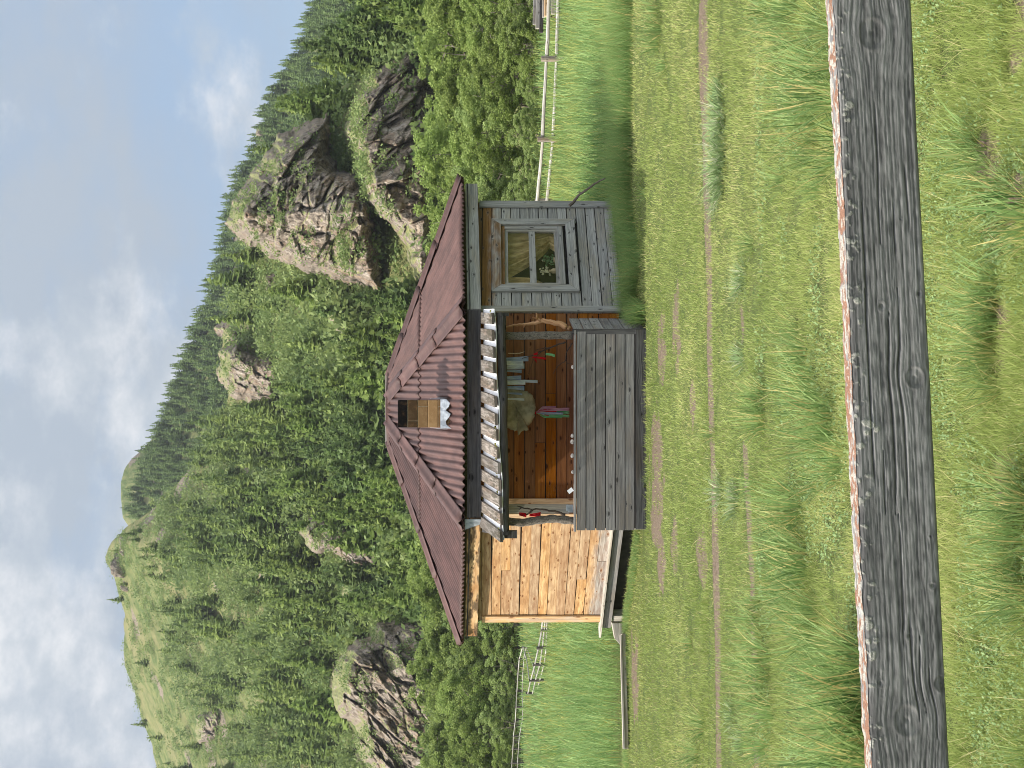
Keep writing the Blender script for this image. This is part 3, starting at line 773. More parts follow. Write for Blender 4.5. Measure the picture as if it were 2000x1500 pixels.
for lab, m, sp in [('red cloth strip tied on the thin forked branch', 'ribbon_red', [(1040, 1066, 698, 4, -3), (1042, 1050, 692, 4, 2), (1044, 1048, 702, 4, -5)]),
                   ('green cloth strip tied on the thin forked branch', 'ribbon_green', [(1066, 1084, 692, 5, -3)]),
                   ('red cloth tied on the stout branch stub', 'ribbon_red', [(1014, 1028, 1004, 8, -3), (1034, 1056, 1006, 7, 2)])]:
    mb = MB()
    for X0, X1, Y, w, sw in sp: strip(mb, X0, X1, Y, w, 18.9 if 'stub' not in lab else 18.8, sw)
    tag(mb.build('ribbon', M[m], None, True, solid=.002, at=P(sp[0][1], sp[0][2], 18.9)), lab, 'ribbon')
# stones and a card on the parapet
def pebble(X, Y, r, label, mat='stone'):
    bm = bmesh.new(); bmesh.ops.create_icosphere(bm, subdivisions=3, radius=1)
    se = random.random() * 50
    for v in bm.verts:
        k = 1 + .35 * (float(fbm(v.co.x * 1.4 + se, v.co.y * 1.4, v.co.z * 1.4, 3, 3)) - .5)
        v.co = Vector((v.co.x * r * k, v.co.y * r * .8 * k, v.co.z * r * .8 * k))
    me = bpy.data.meshes.new('stone'); bm.to_mesh(me); bm.free(); me.materials.append(M[mat])
    o = new_obj('stone', me); c = P(X, Y, PY + .02); o.location = Vector((c[0], c[1], ztop + r * .68)); return tag(o, label, 'stone', 'stones along the top of the parapet')
import bmesh
pebble(1117, 851, .030, 'pale round stone on the parapet below the hide')
pebble(1115, 863, .034, 'grey and white stone on the parapet, largest of the row')
pebble(1117, 890, .032, 'pinkish stone on the parapet in front of the bare wall')
pebble(1117, 922, .026, 'pale pointed stone on the parapet between the pink stone and the white card')
pebble(1118, 717, .026, 'small dull stone on the parapet under the thin dark twig')
mb = MB(); c = P(1118, 958, PY + .03); c[2] = ztop; mb.box(c, np.array([.045, 0, .035]), np.array([-.05, 0, .062]), (0, .006, 0))
tag(mb.build('card', M['white'], None, at=c), 'tilted white card standing on the parapet', 'card')
mb = MB(); c = P(1118, 1001, 18.72); c[2] = ztop; mb.box(c, (.11, 0, 0), (0, 0, .075), (0, .02, 0)); mb.box(c + np.array([.02, .022, .0]), (.09, 0, 0), (0, 0, .10), (0, .02, 0))
tag(mb.build('tin', M['zinc'], None, bevel=.004, at=c), 'small grey-green tin box on the parapet by the left bark post', 'tin')
# things on the window sill inside
ts, zs = FRT.px(1086, 510)
root = empty('flower_vase', FRT.p(ts, W_GL[2] + .0, -.2), 'pale dried flower sprig in a small beige vase behind the window pane', 'vase')
mb = MB(); o = FRT.p(ts, W_GL[2], -.2)
mb.tube([o + np.array([0, 0, z]) for z in (0, .03, .08, .12, .14)], [.03, .05, .045, .022, .03], 12); mb.build('pot', M['pot'], root, True)
mb = MB()
for k in range(26):
    z = .12 + .16 * random.random(); r = .02 + .08 * random.random(); a = random.random() * 6.28; c = o + np.array([0, 0, z]) + FRT.e * r * math.cos(a) + FRT.n * r * math.sin(a) * .5
    mb.tube([c + np.array([0, 0, -.015]), c, c + np.array([0, 0, .018])], [.004, .014, .004], 6)
mb.build('blossom', M['flower'], root)
ts, zs = FRT.px(1080, 480)
root = empty('house_plant', FRT.p(ts - .12, W_GL[2], -.2), 'green house plant with a white bloom behind the window pane', 'plant')
mb = MB(); o = FRT.p(ts - .12, W_GL[2], -.2); mb.tube([o + np.array([0, 0, z]) for z in (-.02, .05, .06)], [.04, .05, .05], 12); mb.build('pot', M['pot'], root, True)
mb = MB()
for k in range(40):
    a, r, z = random.random() * 6.28, .03 + .09 * random.random(), .05 + .17 * random.random(); c = o + np.array([0, 0, z]) + FRT.e * r * math.cos(a) + FRT.n * r * math.sin(a) * .5
    d1, d2 = FRT.e * .035 * math.cos(k) + np.array([0, 0, .02]), np.array([0, 0, .03]) * math.cos(k * 2) + FRT.e * .02
    mb.poly([c - d1, c - d2, c + d1, c + d2])
mb.build('leaf', M['leafgreen'], root)
mb = MB()
for k in range(5):
    c = o + FRT.e * (.02 * math.cos(k * 1.3)) + np.array([0, 0, .22 + .018 * math.sin(k * 1.3)]); mb.tube([c - FRT.e * .012, c, c + FRT.e * .012], [.004, .014, .004], 6)
mb.build('blossom', M['flower'], root)
# ================================================================ ground
def gz(x, y):
    y = np.asarray(y, float); x = np.asarray(x, float)
    z = .45 * (1 - smooth(4.5, 13.5, y)) - .32 * smooth(24, 62, y) - .2 * smooth(62, 130, y)
    z = z + .10 * (fbm(x * .35, y * .35, 0, 3, 3) - .5) * smooth(3, 8, y) * (1 - .6 * smooth(14, 19, y) * (1 - smooth(24, 30, y)))
    z = z + .5 * (fbm(x * .05, y * .05, 0, 9, 2) - .5) * smooth(30, 70, y)
    return z
def ghit(X, Y, y0=2.0, y1=140.0):
    """where a photo pixel meets the ground (arrays allowed)"""
    X, Y = np.broadcast_arrays(np.atleast_1d(np.asarray(X, float)), np.atleast_1d(np.asarray(Y, float)))
    u, v = 1500 - Y, X
    dx, dz = (u - 750) / F, None
    d = np.outer(np.ones(len(u)), FWD) + np.outer((u - 750) / F, [1, 0, 0]) + np.outer((1000 - v) / F, UPV); d = d / d[:, 1:2]
    lo, hi = np.full(len(u), y0), np.full(len(u), y1)
    for _ in range(36):
        m = (lo + hi) / 2; below = CAM_H + d[:, 2] * m < gz(d[:, 0] * m, m)
        hi = np.where(below, m, hi); lo = np.where(below, lo, m)
    return np.stack([d[:, 0] * hi, hi, gz(d[:, 0] * hi, hi)], 1)
def line_y(pts):
    h = ghit([p[0] for p in pts], [p[1] for p in pts]); az = h[:, 0] / h[:, 1]; o = np.argsort(az); return az[o], h[o, 1]
T1 = line_y([(1368, -300), (1372, 0), (1380, 350), (1386, 600), (1389, 800), (1396, 1000), (1399, 1150), (1402, 1250), (1404, 1500), (1408, 1800)])
T2 = line_y([(1436, -300), (1441, 0), (1446, 400), (1453, 650), (1452, 800), (1462, 1000), (1472, 1200), (1478, 1500), (1482, 1800)])
PATCH = [(1292, 690, 9, 80), (1321, 640, 8, 90), (1282, 960, 12, 170), (1290, 1090, 10, 70), (1318, 1060, 7, 80), (1352, 780, 5, 60), (1372, 1090, 10, 60), (1240, 1320, 8, 90), (1995, 60, 26, 90), (1930, 300, 24, 70), (1985, 400, 20, 60), (1965, 930, 22, 80), (1960, 680, 16, 120), (1890, 1240, 14, 40), (1990, 1150, 20, 60)]
PH = [(ghit(a, b)[0], ghit(a - c, b)[0][1] - ghit(a + c, b)[0][1], abs(ghit(a, b - d)[0][0] - ghit(a, b + d)[0][0])) for a, b, c, d in PATCH]
def dirt(x, y):
    x, y = np.asarray(x, float), np.asarray(y, float); az = x / np.maximum(y, .5)
    n = fbm(x * 1.3, y * 1.3, 0, 21, 4); n2 = fbm(x * 5, y * 5, 0, 22, 3)
    w1 = .20 + .16 * (n - .5) + .12 * (n2 - .5) + .16 * smooth(.16, .27, az)
    d = 1 - smooth(.45, 1.35, np.abs(y - np.interp(az, *T1)) / w1 + .5 * (n2 - .5))
    d = d * smooth(.22, .40, n + .3 * (n2 - .2))
    w2 = .17 + .2 * (n2 - .5)
    d2 = (1 - smooth(.6, 1.2, np.abs(y - np.interp(az, *T2)) / w2)) * smooth(.42, .56, fbm(x * .9, y * .5, 4, 31, 3))
    r = np.maximum(d, d2 * .9)
    for c, hy, hx in PH:
        q = ((y - c[1]) / (hy / 2 + .02)) ** 2 + ((x - c[0]) / (hx / 2)) ** 2
        r = np.maximum(r, (1 - smooth(.1, 1.6, q + 2.6 * (n2 - .5) + 1.6 * (n - .5))) * .8)
    return r
def lush(x, y):           # dark lush patch at the foot of the walls, yellower open turf
    return fbm(np.asarray(x) * .5, np.asarray(y) * .5, 0, 41, 4)

def ground_mat():
    w = N('meadow_ground'); p = w.pos(); r, g, x = w.attr()
    n = w.noise(p, 3.0, 6, .65); f = w.noise(p, 45, 4, .7); s = w.noise(p, 160, 3)
    turf = w.mix(w.ramp(n, .35, .65), S(78, 98, 48), S(108, 118, 64)); turf = w.mix(w.ramp(f, .42, .62), turf, S(62, 66, 42)); turf = w.mix(w.math('MULTIPLY', w.ramp(s, .58, .7), .6), turf, S(160, 148, 108))
    soil = w.mix(w.ramp(f, .35, .65), S(84, 73, 62), S(132, 117, 101)); soil = w.mix(w.math('MULTIPLY', w.ramp(s, .62, .7), .8), soil, S(196, 184, 166))
    soil = w.mix(w.math('MULTIPLY', w.ramp(w.noise(p, 24, 3), .56, .66), .5), soil, S(84, 72, 62))
    return w.finish(w.mix(w.ramp(r, .35, .65), turf, soil), .95, w.bump(w.math('MULTIPLY_ADD', s, .5, f), .6, .03), .1)
M['ground'] = ground_mat()
def sheet(name, xs, ys, zoff=0.0, hole=None):
    X, Y = np.meshgrid(xs, ys); V = np.stack([X, Y, gz(X, Y) + zoff], 2).reshape(-1, 3); nx = len(xs)
    i, j = np.meshgrid(np.arange(nx - 1), np.arange(len(ys) - 1)); q = (j * nx + i).ravel(); Fq = np.stack([q, q + 1, q + nx + 1, q + nx], 1)
    return np_mesh(name, V, [Fq], M['ground'], np.stack([dirt(V[:, 0], V[:, 1]), V[:, 0] * 0, V[:, 0] * 0], 1), True)
ys = np.concatenate([np.linspace(-40, 2, 12), np.arange(2.2, 24, .055), np.linspace(24.1, 60, 120), np.linspace(61, 160, 60), np.linspace(170, 900, 30)])
xs = np.concatenate([np.linspace(-600, -20, 25), np.linspace(-18, -7.6, 20), np.arange(-7.5, 7.5, .075), np.linspace(7.6, 18, 20), np.linspace(20, 600, 25)])
tag(new_obj('ground', sheet('ground', xs, ys)), 'green meadow with bare earth wheel tracks', kind='structure')

# ---- grass
M['grass'] = leaf('short_meadow_grass', (110, 132, 62), (194, 200, 126), (146, 162, 86), .1, .35, dry=(206, 194, 142))
M['clover'] = leaf('clover_leaves', (104, 134, 84), (158, 180, 124), (130, 156, 100), .1, .3)
M['tall'] = leaf('tall_blue_green_grass', (84, 118, 64), (172, 192, 122), (124, 152, 90), .25, .35, dry=(206, 188, 126))
M['meadow'] = leaf('meadow_hay_grass', (84, 124, 64), (172, 198, 128), (130, 160, 96), .1, .35, dry=(186, 178, 96))
M['sage'] = leaf('grey_green_sage_grass', (92, 116, 72), (164, 182, 128), (122, 146, 96), .2, .3, dry=(206, 204, 176))
def blades(B, L, W, head, lean, curl, nseg, r, dry):
    """curved tapering blades; returns verts, tri faces, colours"""
    n = len(B); B = np.asarray(B, float)
    hx, hy = np.cos(head), np.sin(head); sd = head + np.pi / 2 + RNG.uniform(-.7, .7, n); sx, sy = np.cos(sd), np.sin(sd)
    p = B.copy(); V = np.zeros((n, 2 * nseg + 1, 3)); C = np.zeros((n, 2 * nseg + 1, 3)); C[:, :, 0] = r[:, None]; C[:, :, 2] = dry[:, None]
    for k in range(nseg + 1):
        t = k / nseg; w = W * (1 - t ** 1.6) * .5 * (.7 + .3 * min(1, t * 4))
        if k < nseg:
            V[:, 2 * k] = p - np.stack([sx * w, sy * w, 0 * w], 1); V[:, 2 * k + 1] = p + np.stack([sx * w, sy * w, 0 * w], 1)
        else: V[:, 2 * nseg] = p
        C[:, 2 * k:2 * k + 2, 1] = t
        th = lean + curl * (k + .5) / nseg; dl = L / nseg
        p = p + np.stack([np.sin(th) * hx * dl, np.sin(th) * hy * dl, np.cos(th) * dl], 1)
    tri = []
    for k in range(nseg - 1): tri += [[2 * k, 2 * k + 1, 2 * k + 3], [2 * k, 2 * k + 3, 2 * k + 2]]
    tri.append([2 * nseg - 2, 2 * nseg - 1, 2 * nseg])
    T = (np.arange(n)[:, None, None] * (2 * nseg + 1) + np.array(tri)[None]).reshape(-1, 3)
    return V.reshape(-1, 3), T, C.reshape(-1, 3)
def grass_obj(name, parts, mat, label):
    off = 0; VV, TT, CC = [], [], []
    for V, T, C in parts: VV.append(V); TT.append(T + off); CC.append(C); off += len(V)
    o = new_obj(name, np_mesh(name, np.concatenate(VV), [np.concatenate(TT)], mat, np.concatenate(CC)))
    return tag(o, label, kind='stuff')
def in_house(x, y, m=0.0):
    x, y = np.asarray(x), np.asarray(y); r = np.zeros(x.shape, bool)
    ins = np.ones(x.shape, bool)
    for i in range(8):
        a, b = WALL[i], WALL[(i + 1) % 8]; n = np.array([b[1] - a[1], -(b[0] - a[0])]); n = n / np.linalg.norm(n)
        if n @ (a - Cc) < 0: n = -n
        ins &= ((x - a[0]) * n[0] + (y - a[1]) * n[1]) < m
    porch = (x > pL - m) & (x < pR + .1 + m) & (y > PY - .03 - m) & (y < 20)
    return ins | porch
def scatter_px(n, X0, X1, Ya=-160, Yb=1660):
    """spread points evenly over a band of the ground as seen from the meadow's edge"""
    X = RNG.uniform(X0, X1, n); Y = RNG.uniform(Ya, Yb, n); return ghit(X, Y)
def short_grass(n, X0, X1, hmul=1.0, nseg=2, wmul=1.0, Ya=-160, Yb=1660):
    B = scatter_px(n, X0, X1, Ya, Yb); x, y = B[:, 0], B[:, 1]
    d = dirt(x, y); lu = lush(x, y); cl = fbm(x * 3.2, y * 3.2, 0, 51, 3); fine = fbm(x * 11, y * 11, 0, 52, 2)
    jag = fbm(x * 7, y * 7, 0, 53, 2)
    keep = (RNG.random(n) > np.clip(d * 1.2 - .8 * smooth(.46, .62, jag), 0, .97)) & ~in_house(x, y, -.02) & (RNG.random(n) < smooth(.28, .58, .5 * cl + .5 * fine) + .12)
    B, x, y, lu, cl, fine, d = B[keep], x[keep], y[keep], lu[keep], cl[keep], fine[keep], d[keep]; m = len(B)
    L = RNG.uniform(.022, .07, m) * hmul * (.4 + .7 * cl + .7 * fine) * (1 - .5 * d); wd = np.clip(y * 4.4e-4, .0026, .02) * RNG.uniform(.6, 1.5, m) * wmul
    pale = smooth(.48, .66, fbm(x * .7, y * .7, 0, 61, 4)); dry = (RNG.random(m) < .05 + .16 * pale) * RNG.uniform(.4, 1, m)
    r = np.clip(.2 + .75 * (lu - .25) + .3 * pale + RNG.uniform(-.34, .34, m), 0, 1)
    return blades(B - np.array([0, 0, .004]), L, wd, RNG.uniform(0, 6.283, m), RNG.uniform(0, 1.2, m), RNG.uniform(0, 1.1, m), nseg, r, dry)
def straws(n, X0, X1):
    B = scatter_px(n, X0, X1); k = ~in_house(B[:, 0], B[:, 1], 0); B = B[k]; m = len(B)
    return blades(B, RNG.uniform(.06, .2, m), np.clip(B[:, 1] * 3.6e-4, .002, .01), RNG.uniform(0, 6.283, m), RNG.uniform(.5, 1.4, m), RNG.uniform(-.2, .7, m), 3, RNG.random(m), np.full(m, 1.0))
grass_obj('short_grass', [short_grass(190000, 1690, 2040, 1.0, 2), short_grass(210000, 1370, 1720, 1.1, 2), short_grass(130000, 1215, 1385, 1.2, 2), straws(900, 1700, 2040), short_grass(34000, 1250, 2060, 1.2, 2, 1.5, -1000, -160), short_grass(34000, 1250, 2060, 1.2, 2, 1.5, 1660, 2500), straws(900, 1290, 1700)], M['grass'], 'short yellow-green turf all over the meadow in front of the cabin')
def clover(n, X0, X1):
    B = scatter_px(n, X0, X1); x, y = B[:, 0], B[:, 1]; k = (RNG.random(n) < smooth(.44, .6, fbm(x * 1.6, y * 1.6, 0, 55, 3))) & (dirt(x, y) < .4) & ~in_house(x, y, 0); B = B[k]; m = len(B)
    c = B + np.array([0, 0, 1]) * RNG.uniform(.008, .035, m)[:, None]; s = (RNG.uniform(.0035, .0075, m) * np.clip(B[:, 1] / 5, 1, 2.2))[:, None]; a = RNG.uniform(0, 6.283, m); u = np.stack([np.cos(a), np.sin(a), RNG.normal(0, .45, m)], 1); v = np.stack([-np.sin(a), np.cos(a), RNG.normal(0, .45, m)], 1)
    V = np.stack([c - u * s, c - v * s * .8, c + u * s, c + v * s * .8], 1).reshape(-1, 3); r = np.repeat(RNG.random(m), 4)
    return V, np.arange(4 * m).reshape(-1, 4), np.stack([r, r * 0, r * 0], 1)
V, Q, C = clover(60000, 1480, 2040)
tag(new_obj('clover', np_mesh('clover', V, [Q], M['clover'], C)), 'small pale green clover leaves among the near turf', kind='stuff')
# tall meadow behind, thick bank of grass at the walls
def meadow(n, X0, X1, h0, h1, wmul=1.0, Ya=-160, Yb=1660, dryp=.08, keepfn=None):
    B = scatter_px(n, X0, X1, Ya, Yb); k = ~in_house(B[:, 0], B[:, 1], .0)
    if keepfn is not None: k &= keepfn(B[:, 0], B[:, 1])
    B = B[k]; x, y = B[:, 0], B[:, 1]; m = len(B); cl = fbm(x * .5, y * .25, 0, 71, 3)
    L = RNG.uniform(h0, h1, m) * (.55 + .9 * cl); wd = np.clip(y * 3.4e-4, .005, .06) * wmul * RNG.uniform(.7, 1.3, m)
    band = smooth(.52, .66, fbm(x * .06, y * .22, 2, 81, 3))
    dry = np.clip(band * .55 * RNG.random(m) + (RNG.random(m) < dryp) * RNG.uniform(.4, 1, m), 0, 1)
    return blades(B - np.array([0, 0, .01]), L, wd, RNG.uniform(0, 6.283, m), RNG.uniform(0, .35, m), RNG.uniform(0, .9, m), 3, np.clip(cl + RNG.uniform(-.55, .55, m), 0, 1), dry)
grass_obj('meadow_grass', [meadow(17000, 1012, 1100, .35, .7, 2.6), meadow(24000, 1085, 1215, .35, .65, 1.9)], M['meadow'], 'tall hay meadow behind the cabin up to the pole fences')
def bank(n):
    parts = []
    segs = [((2.98, 21.9), (1.1, 19.8), .9, .42), ((1.05, 19.7), (.85, 18.6), .25, .40), ((3.0, 21.9), (7.5, 21.2), 1.3, .5), ((-3.9, 21.6), (-2.1, 19.5), .35, .12), ((-3.9, 21.5), (-6.5, 21.4), .5, .10)]
    for a, b, w, h in segs:
        a, b = np.array(a), np.array(b); L_ = np.linalg.norm(b - a); m = int(n * L_ * w ** .5); t = RNG.random(m)[:, None]; nr = np.array([(b - a)[1], -(b - a)[0]]) / L_
        if nr[1] > 0: nr = -nr
        q = a + (b - a) * t + nr * (RNG.random(m)[:, None] ** 1.3 * w); k = ~in_house(q[:, 0], q[:, 1], -.03); q = q[k]; m = len(q)
        B = np.column_stack([q, gz(q[:, 0], q[:, 1]) - .01]); cl = fbm(q[:, 0] * 2.5, q[:, 1] * 2.5, 0, 77, 3)
        parts.append(blades(B, RNG.uniform(.45, 1, m) * h * (.5 + cl), RNG.uniform(.004, .009, m), RNG.uniform(0, 6.283, m), RNG.uniform(0, .45, m), RNG.uniform(0, 1.0, m), 3, np.clip(cl + RNG.uniform(-.3, .3, m), 0, 1), (RNG.random(m) < .05) * 1.0))
    return parts
grass_obj('lush_grass', bank(2600), M['tall'], 'thick dark green grass along the foot of the cabin walls')

# ---- tall tussocks: each one a thing, copied from a few grown variants
def tuft_mesh(seed, n=95, h=.5, spread=.10, mat='tall', lean=(.0, .75), curl=(.1, 1.0), w=(.004, .0075)):
    global RNG
    keepR = RNG; RNG = np.random.default_rng(seed)
    a = RNG.uniform(0, 6.283, n); r = spread * RNG.random(n) ** .6; B = np.stack([r * np.cos(a), r * np.sin(a), -.012 * np.ones(n)], 1)
    ln = RNG.uniform(*lean, n) * (.35 + .65 * r / spread); L = h * RNG.uniform(.45, 1.05, n)
    V, T, C = blades(B, L, RNG.uniform(*w, n), a + RNG.uniform(-.6, .6, n), ln, RNG.uniform(*curl, n), 5, RNG.random(n), (RNG.random(n) < .15) * RNG.uniform(.5, 1, n))
    RNG = keepR
    return np_mesh('grass_tussock', V, [T], M[mat], C)
TV = {'tall': [tuft_mesh(100 + k, 44 + 7 * k, .50, .10 + .012 * k, w=(.006, .013)) for k in range(5)],
      'dark': [tuft_mesh(200 + k, 75, .42, .13, lean=(0, .95), w=(.006, .012)) for k in range(3)],
      'sage': [tuft_mesh(300 + k, 100, .26, .17, 'sage', (.1, 1.2), (.3, 1.7), (.008, .015)) for k in range(3)]}
tufts = []
GLAB = {}
def place_tuft(X, Y, hpx, kind, label, group):
    c = ghit(X, Y)[0]; me = random.choice(TV[kind]); s = hpx * c[1] / F / {'tall': .47, 'dark': .36, 'sage': .22}[kind]
    o = new_obj('grass_tussock', me); o.location = Vector(c); o.rotation_euler = (random.uniform(-.08, .08), random.uniform(-.08, .08), random.random() * 6.28)
    o.scale = (s * random.uniform(.85, 1.15),) * 2 + (s,); tag(o, label, 'grass tussock', group)
G1 = 'tussocks in the band between the wheel tracks and the rail'
near = [(1560, 20, 120), (1600, 55, 130), (1545, 90, 110), (1640, 120, 90), (1615, 150, 150), (1625, 185, 150), (1560, 205, 110), (1600, 240, 150), (1640, 270, 110), (1600, 300, 120), (1650, 310, 90), (1500, 20, 90), (1660, 215, 110), (1590, 120, 120), (1640, 60, 100),
        (1535, 40, 110), (1575, 170, 120), (1625, 330, 90), (1530, 350, 70), (1600, 372, 70), (1560, 655, 70), (1570, 685, 90), (1565, 712, 90), (1590, 740, 100), (1600, 775, 130), (1612, 800, 130), (1622, 822, 130), (1632, 845, 130), (1618, 872, 150), (1650, 900, 100), (1640, 925, 90), (1600, 945, 90),
        (1545, 960, 100), (1560, 985, 130), (1548, 1010, 120), (1560, 1035, 120), (1555, 1060, 130), (1570, 1085, 130), (1552, 1105, 120), (1575, 1128, 140), (1560, 1150, 130), (1550, 1175, 110), (1590, 1200, 110), (1585, 1228, 120), (1600, 1255, 130), (1660, 1262, 120), (1680, 1285, 170), (1688, 1310, 180), (1672, 1340, 180),
        (1690, 1365, 190), (1684, 1390, 190), (1692, 1420, 190), (1688, 1448, 200), (1692, 1475, 190), (1640, 1440, 130), (1620, 1300, 120), (1640, 1380, 120), (1600, 1340, 110), (1590, 1480, 120), (1635, 1490, 140), (1700, 1505, 180)]
for X, Y, h in near:
    place_tuft(X + random.uniform(-5, 5), Y + random.uniform(-6, 6), h, 'tall', 'long-bladed green grass tussock growing between the wheel tracks and the weathered rail', G1)
G2 = 'dark tussocks along the edge of the wheel track'
for X, Y, h in [(1290, 60, 75), (1282, 25, 60), (1285, 90, 60), (1492, 775, 70), (1486, 800, 80), (1490, 825, 75), (1500, 1290, 90), (1485, 1320, 90), (1498, 1345, 95), (1490, 1375, 80), (1510, 1400, 90), (1480, 1430, 70), (1470, 480, 50), (1482, 1215, 70), (1486, 1250, 70), (1480, 1180, 60), (1500, 1460, 90), (1375, 1420, 60), (1362, 1470, 60), (1350, 1260, 40), (1395, 850, 40), (1475, 950, 60), (1300, 130, 40)]:
    place_tuft(X, Y, h, 'dark', 'dark green bushy grass tussock at the edge of the wheel tracks', G2)
G3 = 'grey-green sage clumps on the wheel tracks'
for X, Y, h in [(1405, 185, 40), (1412, 215, 50), (1410, 245, 55), (1414, 275, 55), (1412, 305, 50), (1410, 335, 55), (1408, 362, 45), (1400, 385, 40), (1455, 540, 40), (1445, 555, 36), (1452, 700, 36), (1440, 690, 28), (1408, 965, 40), (1440, 985, 46), (1436, 960, 30), (1450, 1450, 40), (1430, 1400, 36), (1410, 330, 60)]:
    place_tuft(X, Y, h, 'sage', 'pale grey-green leafy clump growing on the wheel tracks', G3)
G4 = 'tussocks under the rail'
for X, Y, h in [(1900, 270, 110), (1918, 295, 130), (1925, 325, 130), (1965, 372, 130), (1998, 395, 160), (2015, 430, 170), (1948, 560, 130), (1935, 590, 120), (1946, 612, 120), (1940, 640, 110), (1930, 672, 110), (1938, 700, 115), (1932, 725, 105), (1945, 760, 100), (1996, 955, 140), (1990, 982, 130), (2012, 1005, 140), (1984, 1030, 120), (2005, 1058, 130), (1990, 1100, 140), (2008, 1140, 150), (1996, 1165, 150), (2015, 1190, 150), (2010, 1478, 90)]:
    place_tuft(X, Y, h, 'tall', 'long-bladed green grass tussock growing below the near weathered rail', G4)
G5 = 'tussocks against the cabin'
for X, Y, h in [(1236, 625, 50), (1240, 610, 55), (1243, 592, 50), (1240, 570, 45), (1246, 550, 40), (1262, 380, 30), (1250, 640, 40), (1234, 600, 60), (1255, 490, 26)]:
    place_tuft(X, Y, h, 'tall', 'bright green grass tussock at the foot of the window wall and porch side', G5)
for X, Y, h in [(1262, 930, 20), (1264, 941, 16)]:
    place_tuft(X, Y, h, 'tall', 'tiny green sprout against the foot of the dark porch board', 'sprouts at the porch foot')

# ================================================================ the near rail
RY = 2.44
def rail():
    s2m = RY / F; x0, x1 = -3.4, 3.4
    zt = lambda x: P(1666 + 0 * x, 750, RY)[2]
    Tm = P(1665.5, 750, RY)[2]; slope = (P(1628, 0, RY)[2] - P(1703, 1500, RY)[2]) / (1500 * s2m); Hh, Dd = .1435, .052
    root = empty('rail_fence', (0, RY + .03, float(gz(0, RY))), 'near weathered dark grey plank rail with pale and orange lichen along its top edge', 'fence')
    nx, nz, nt = 1250, 92, 26
    xs = np.concatenate([np.linspace(x0, -.86, 330), np.linspace(-.855, .855, 1000), np.linspace(.86, x1, 330)]); nx = len(xs)
    # profile: front face bottom -> top, then the top face, then back and underside
    tf = np.linspace(-Hh, 0, nz); prof = [(t, 0.0, 0) for t in tf] + [(0.0, d, 1) for d in np.linspace(0, Dd, nt)[1:]] + [(-Hh / 2, Dd, 2), (-Hh, Dd, 2), (-Hh, Dd / 2, 2)]
    T = np.array([p[0] for p in prof]); D = np.array([p[1] for p in prof]); Kd = np.array([p[2] for p in prof]); m = len(prof)
    Sx, Tt = np.meshgrid(xs, T, indexing='ij'); Dx = np.broadcast_to(D, Sx.shape); Kx = np.broadcast_to(Kd, Sx.shape)
    ez = np.where(Kx == 1, Dx + 1.0, Tt)                 # unrolled across-grain coordinate
    def xy(X, Y):                                        # photo pixel -> (along, down from the top edge)
        x = (750 - Y) * s2m; return x, P(X, Y, RY)[2] - (Tm + slope * x)
    kn = [(1703, 62, 26, 1), (1787, 737, 18, 1), (1839, 1338, 14, 1), (1772, 1410, 26, 1), (1722, 597, 9, .8), (1795, 573, 7, 1), (1822, 1146, 7, 1), (1776, 1245, 7, .8), (1720, 1337, 7, .6), (1818, 1049, 4, 1), (1759, 427, 3, 1)]
    warp = np.zeros_like(Sx); ring = np.zeros_like(Sx); core = np.zeros_like(Sx); rim = np.zeros_like(Sx)
    for X, Y, r, w in kn:
        kx, kt = xy(X, Y); r = r * s2m
        dx, dt = (Sx - kx), (ez - kt); q = np.sqrt((dx / 1.15) ** 2 + dt ** 2) / r
        warp += dt * -.42 * np.exp(-((dx / (2.6 * r)) ** 2 + (dt / (2.1 * r)) ** 2)) * w
        ins = 1 - smooth(.75, 1.15, q); ring += .5 * ins * (.5 + .5 * np.sin(q * (9 if r > .014 else 6) + dx * 60)); core += (1 - smooth(.35, .6, q)) * w if r < .010 else (1 - smooth(.0, .3, q)) * .7 + .45 * ins
        rim += np.exp(-((q - 1.05) / .16) ** 2) * w
    g = ez + warp + .0016 * (fbm(Sx * 4, ez * 12, 0, 5, 3) - .5) * 2
    lines = vnoise(Sx * 4, g * 480, 0, 11); broad = fbm(Sx * 1.6, g * 45, 0, 13, 3); mott = fbm(Sx * 45, ez * 120, 0, 15, 4); streak = vnoise(Sx * 60, g * 700, 0, 17)
    tone = .26 * lines + .16 * broad + .34 * mott + .24 * streak
    tone = np.clip((tone - .24) / .52, 0, 1) ** 1.15; inside = 1 - np.clip(ring + core, 0, 1) * 0
    tone = np.clip(tone * (1 - .20 * np.clip(rim, 0, 1)) - .22 * np.clip(core, 0, 1.6) + .05 * ring, 0, 1)
    # drying checks that follow the grain
    crack = np.zeros_like(Sx)
    for X, Ya, Yb in [(1700, 560, 960), (1742, 600, 1010), (1763, 560, 1000), (1715, 180, 480), (1770, 300, 470), (1783, 1180, 1420), (1800, 1240, 1400), (1690, 380, 640), (1748, 380, 520), (1760, 1000, 1280), (1820, 1290, 1460), (1730, 880, 1010)]:
        xa, ta = xy(X, (Ya + Yb) / 2); x_0, x_1 = sorted([xy(X, Ya)[0], xy(X, Yb)[0]]); cen = ta + .0035 * (vnoise(Sx * 7 + X, 0, 0, 3) - .5) * 2
        ww = .0014 * np.clip(np.minimum(Sx - x_0, x_1 - Sx) / .05, 0, 1); crack += np.where(Kx == 0, np.exp(-((g - cen) / np.maximum(ww, 1e-5)) ** 2) * (ww > 1e-5), 0)
    crack = np.clip(crack, 0, 1)
    # lichen: pale crusts near the upper edge, orange and white crust on the top face
    lv = fbm(Sx * 95, ez * 95, 0, 23, 3); edge = np.exp(-np.abs(Tt) / .018) * (Kx == 0)
    lich = smooth(.66, .72, lv + .09 * edge - .05) * smooth(.10, .4, edge) * .7
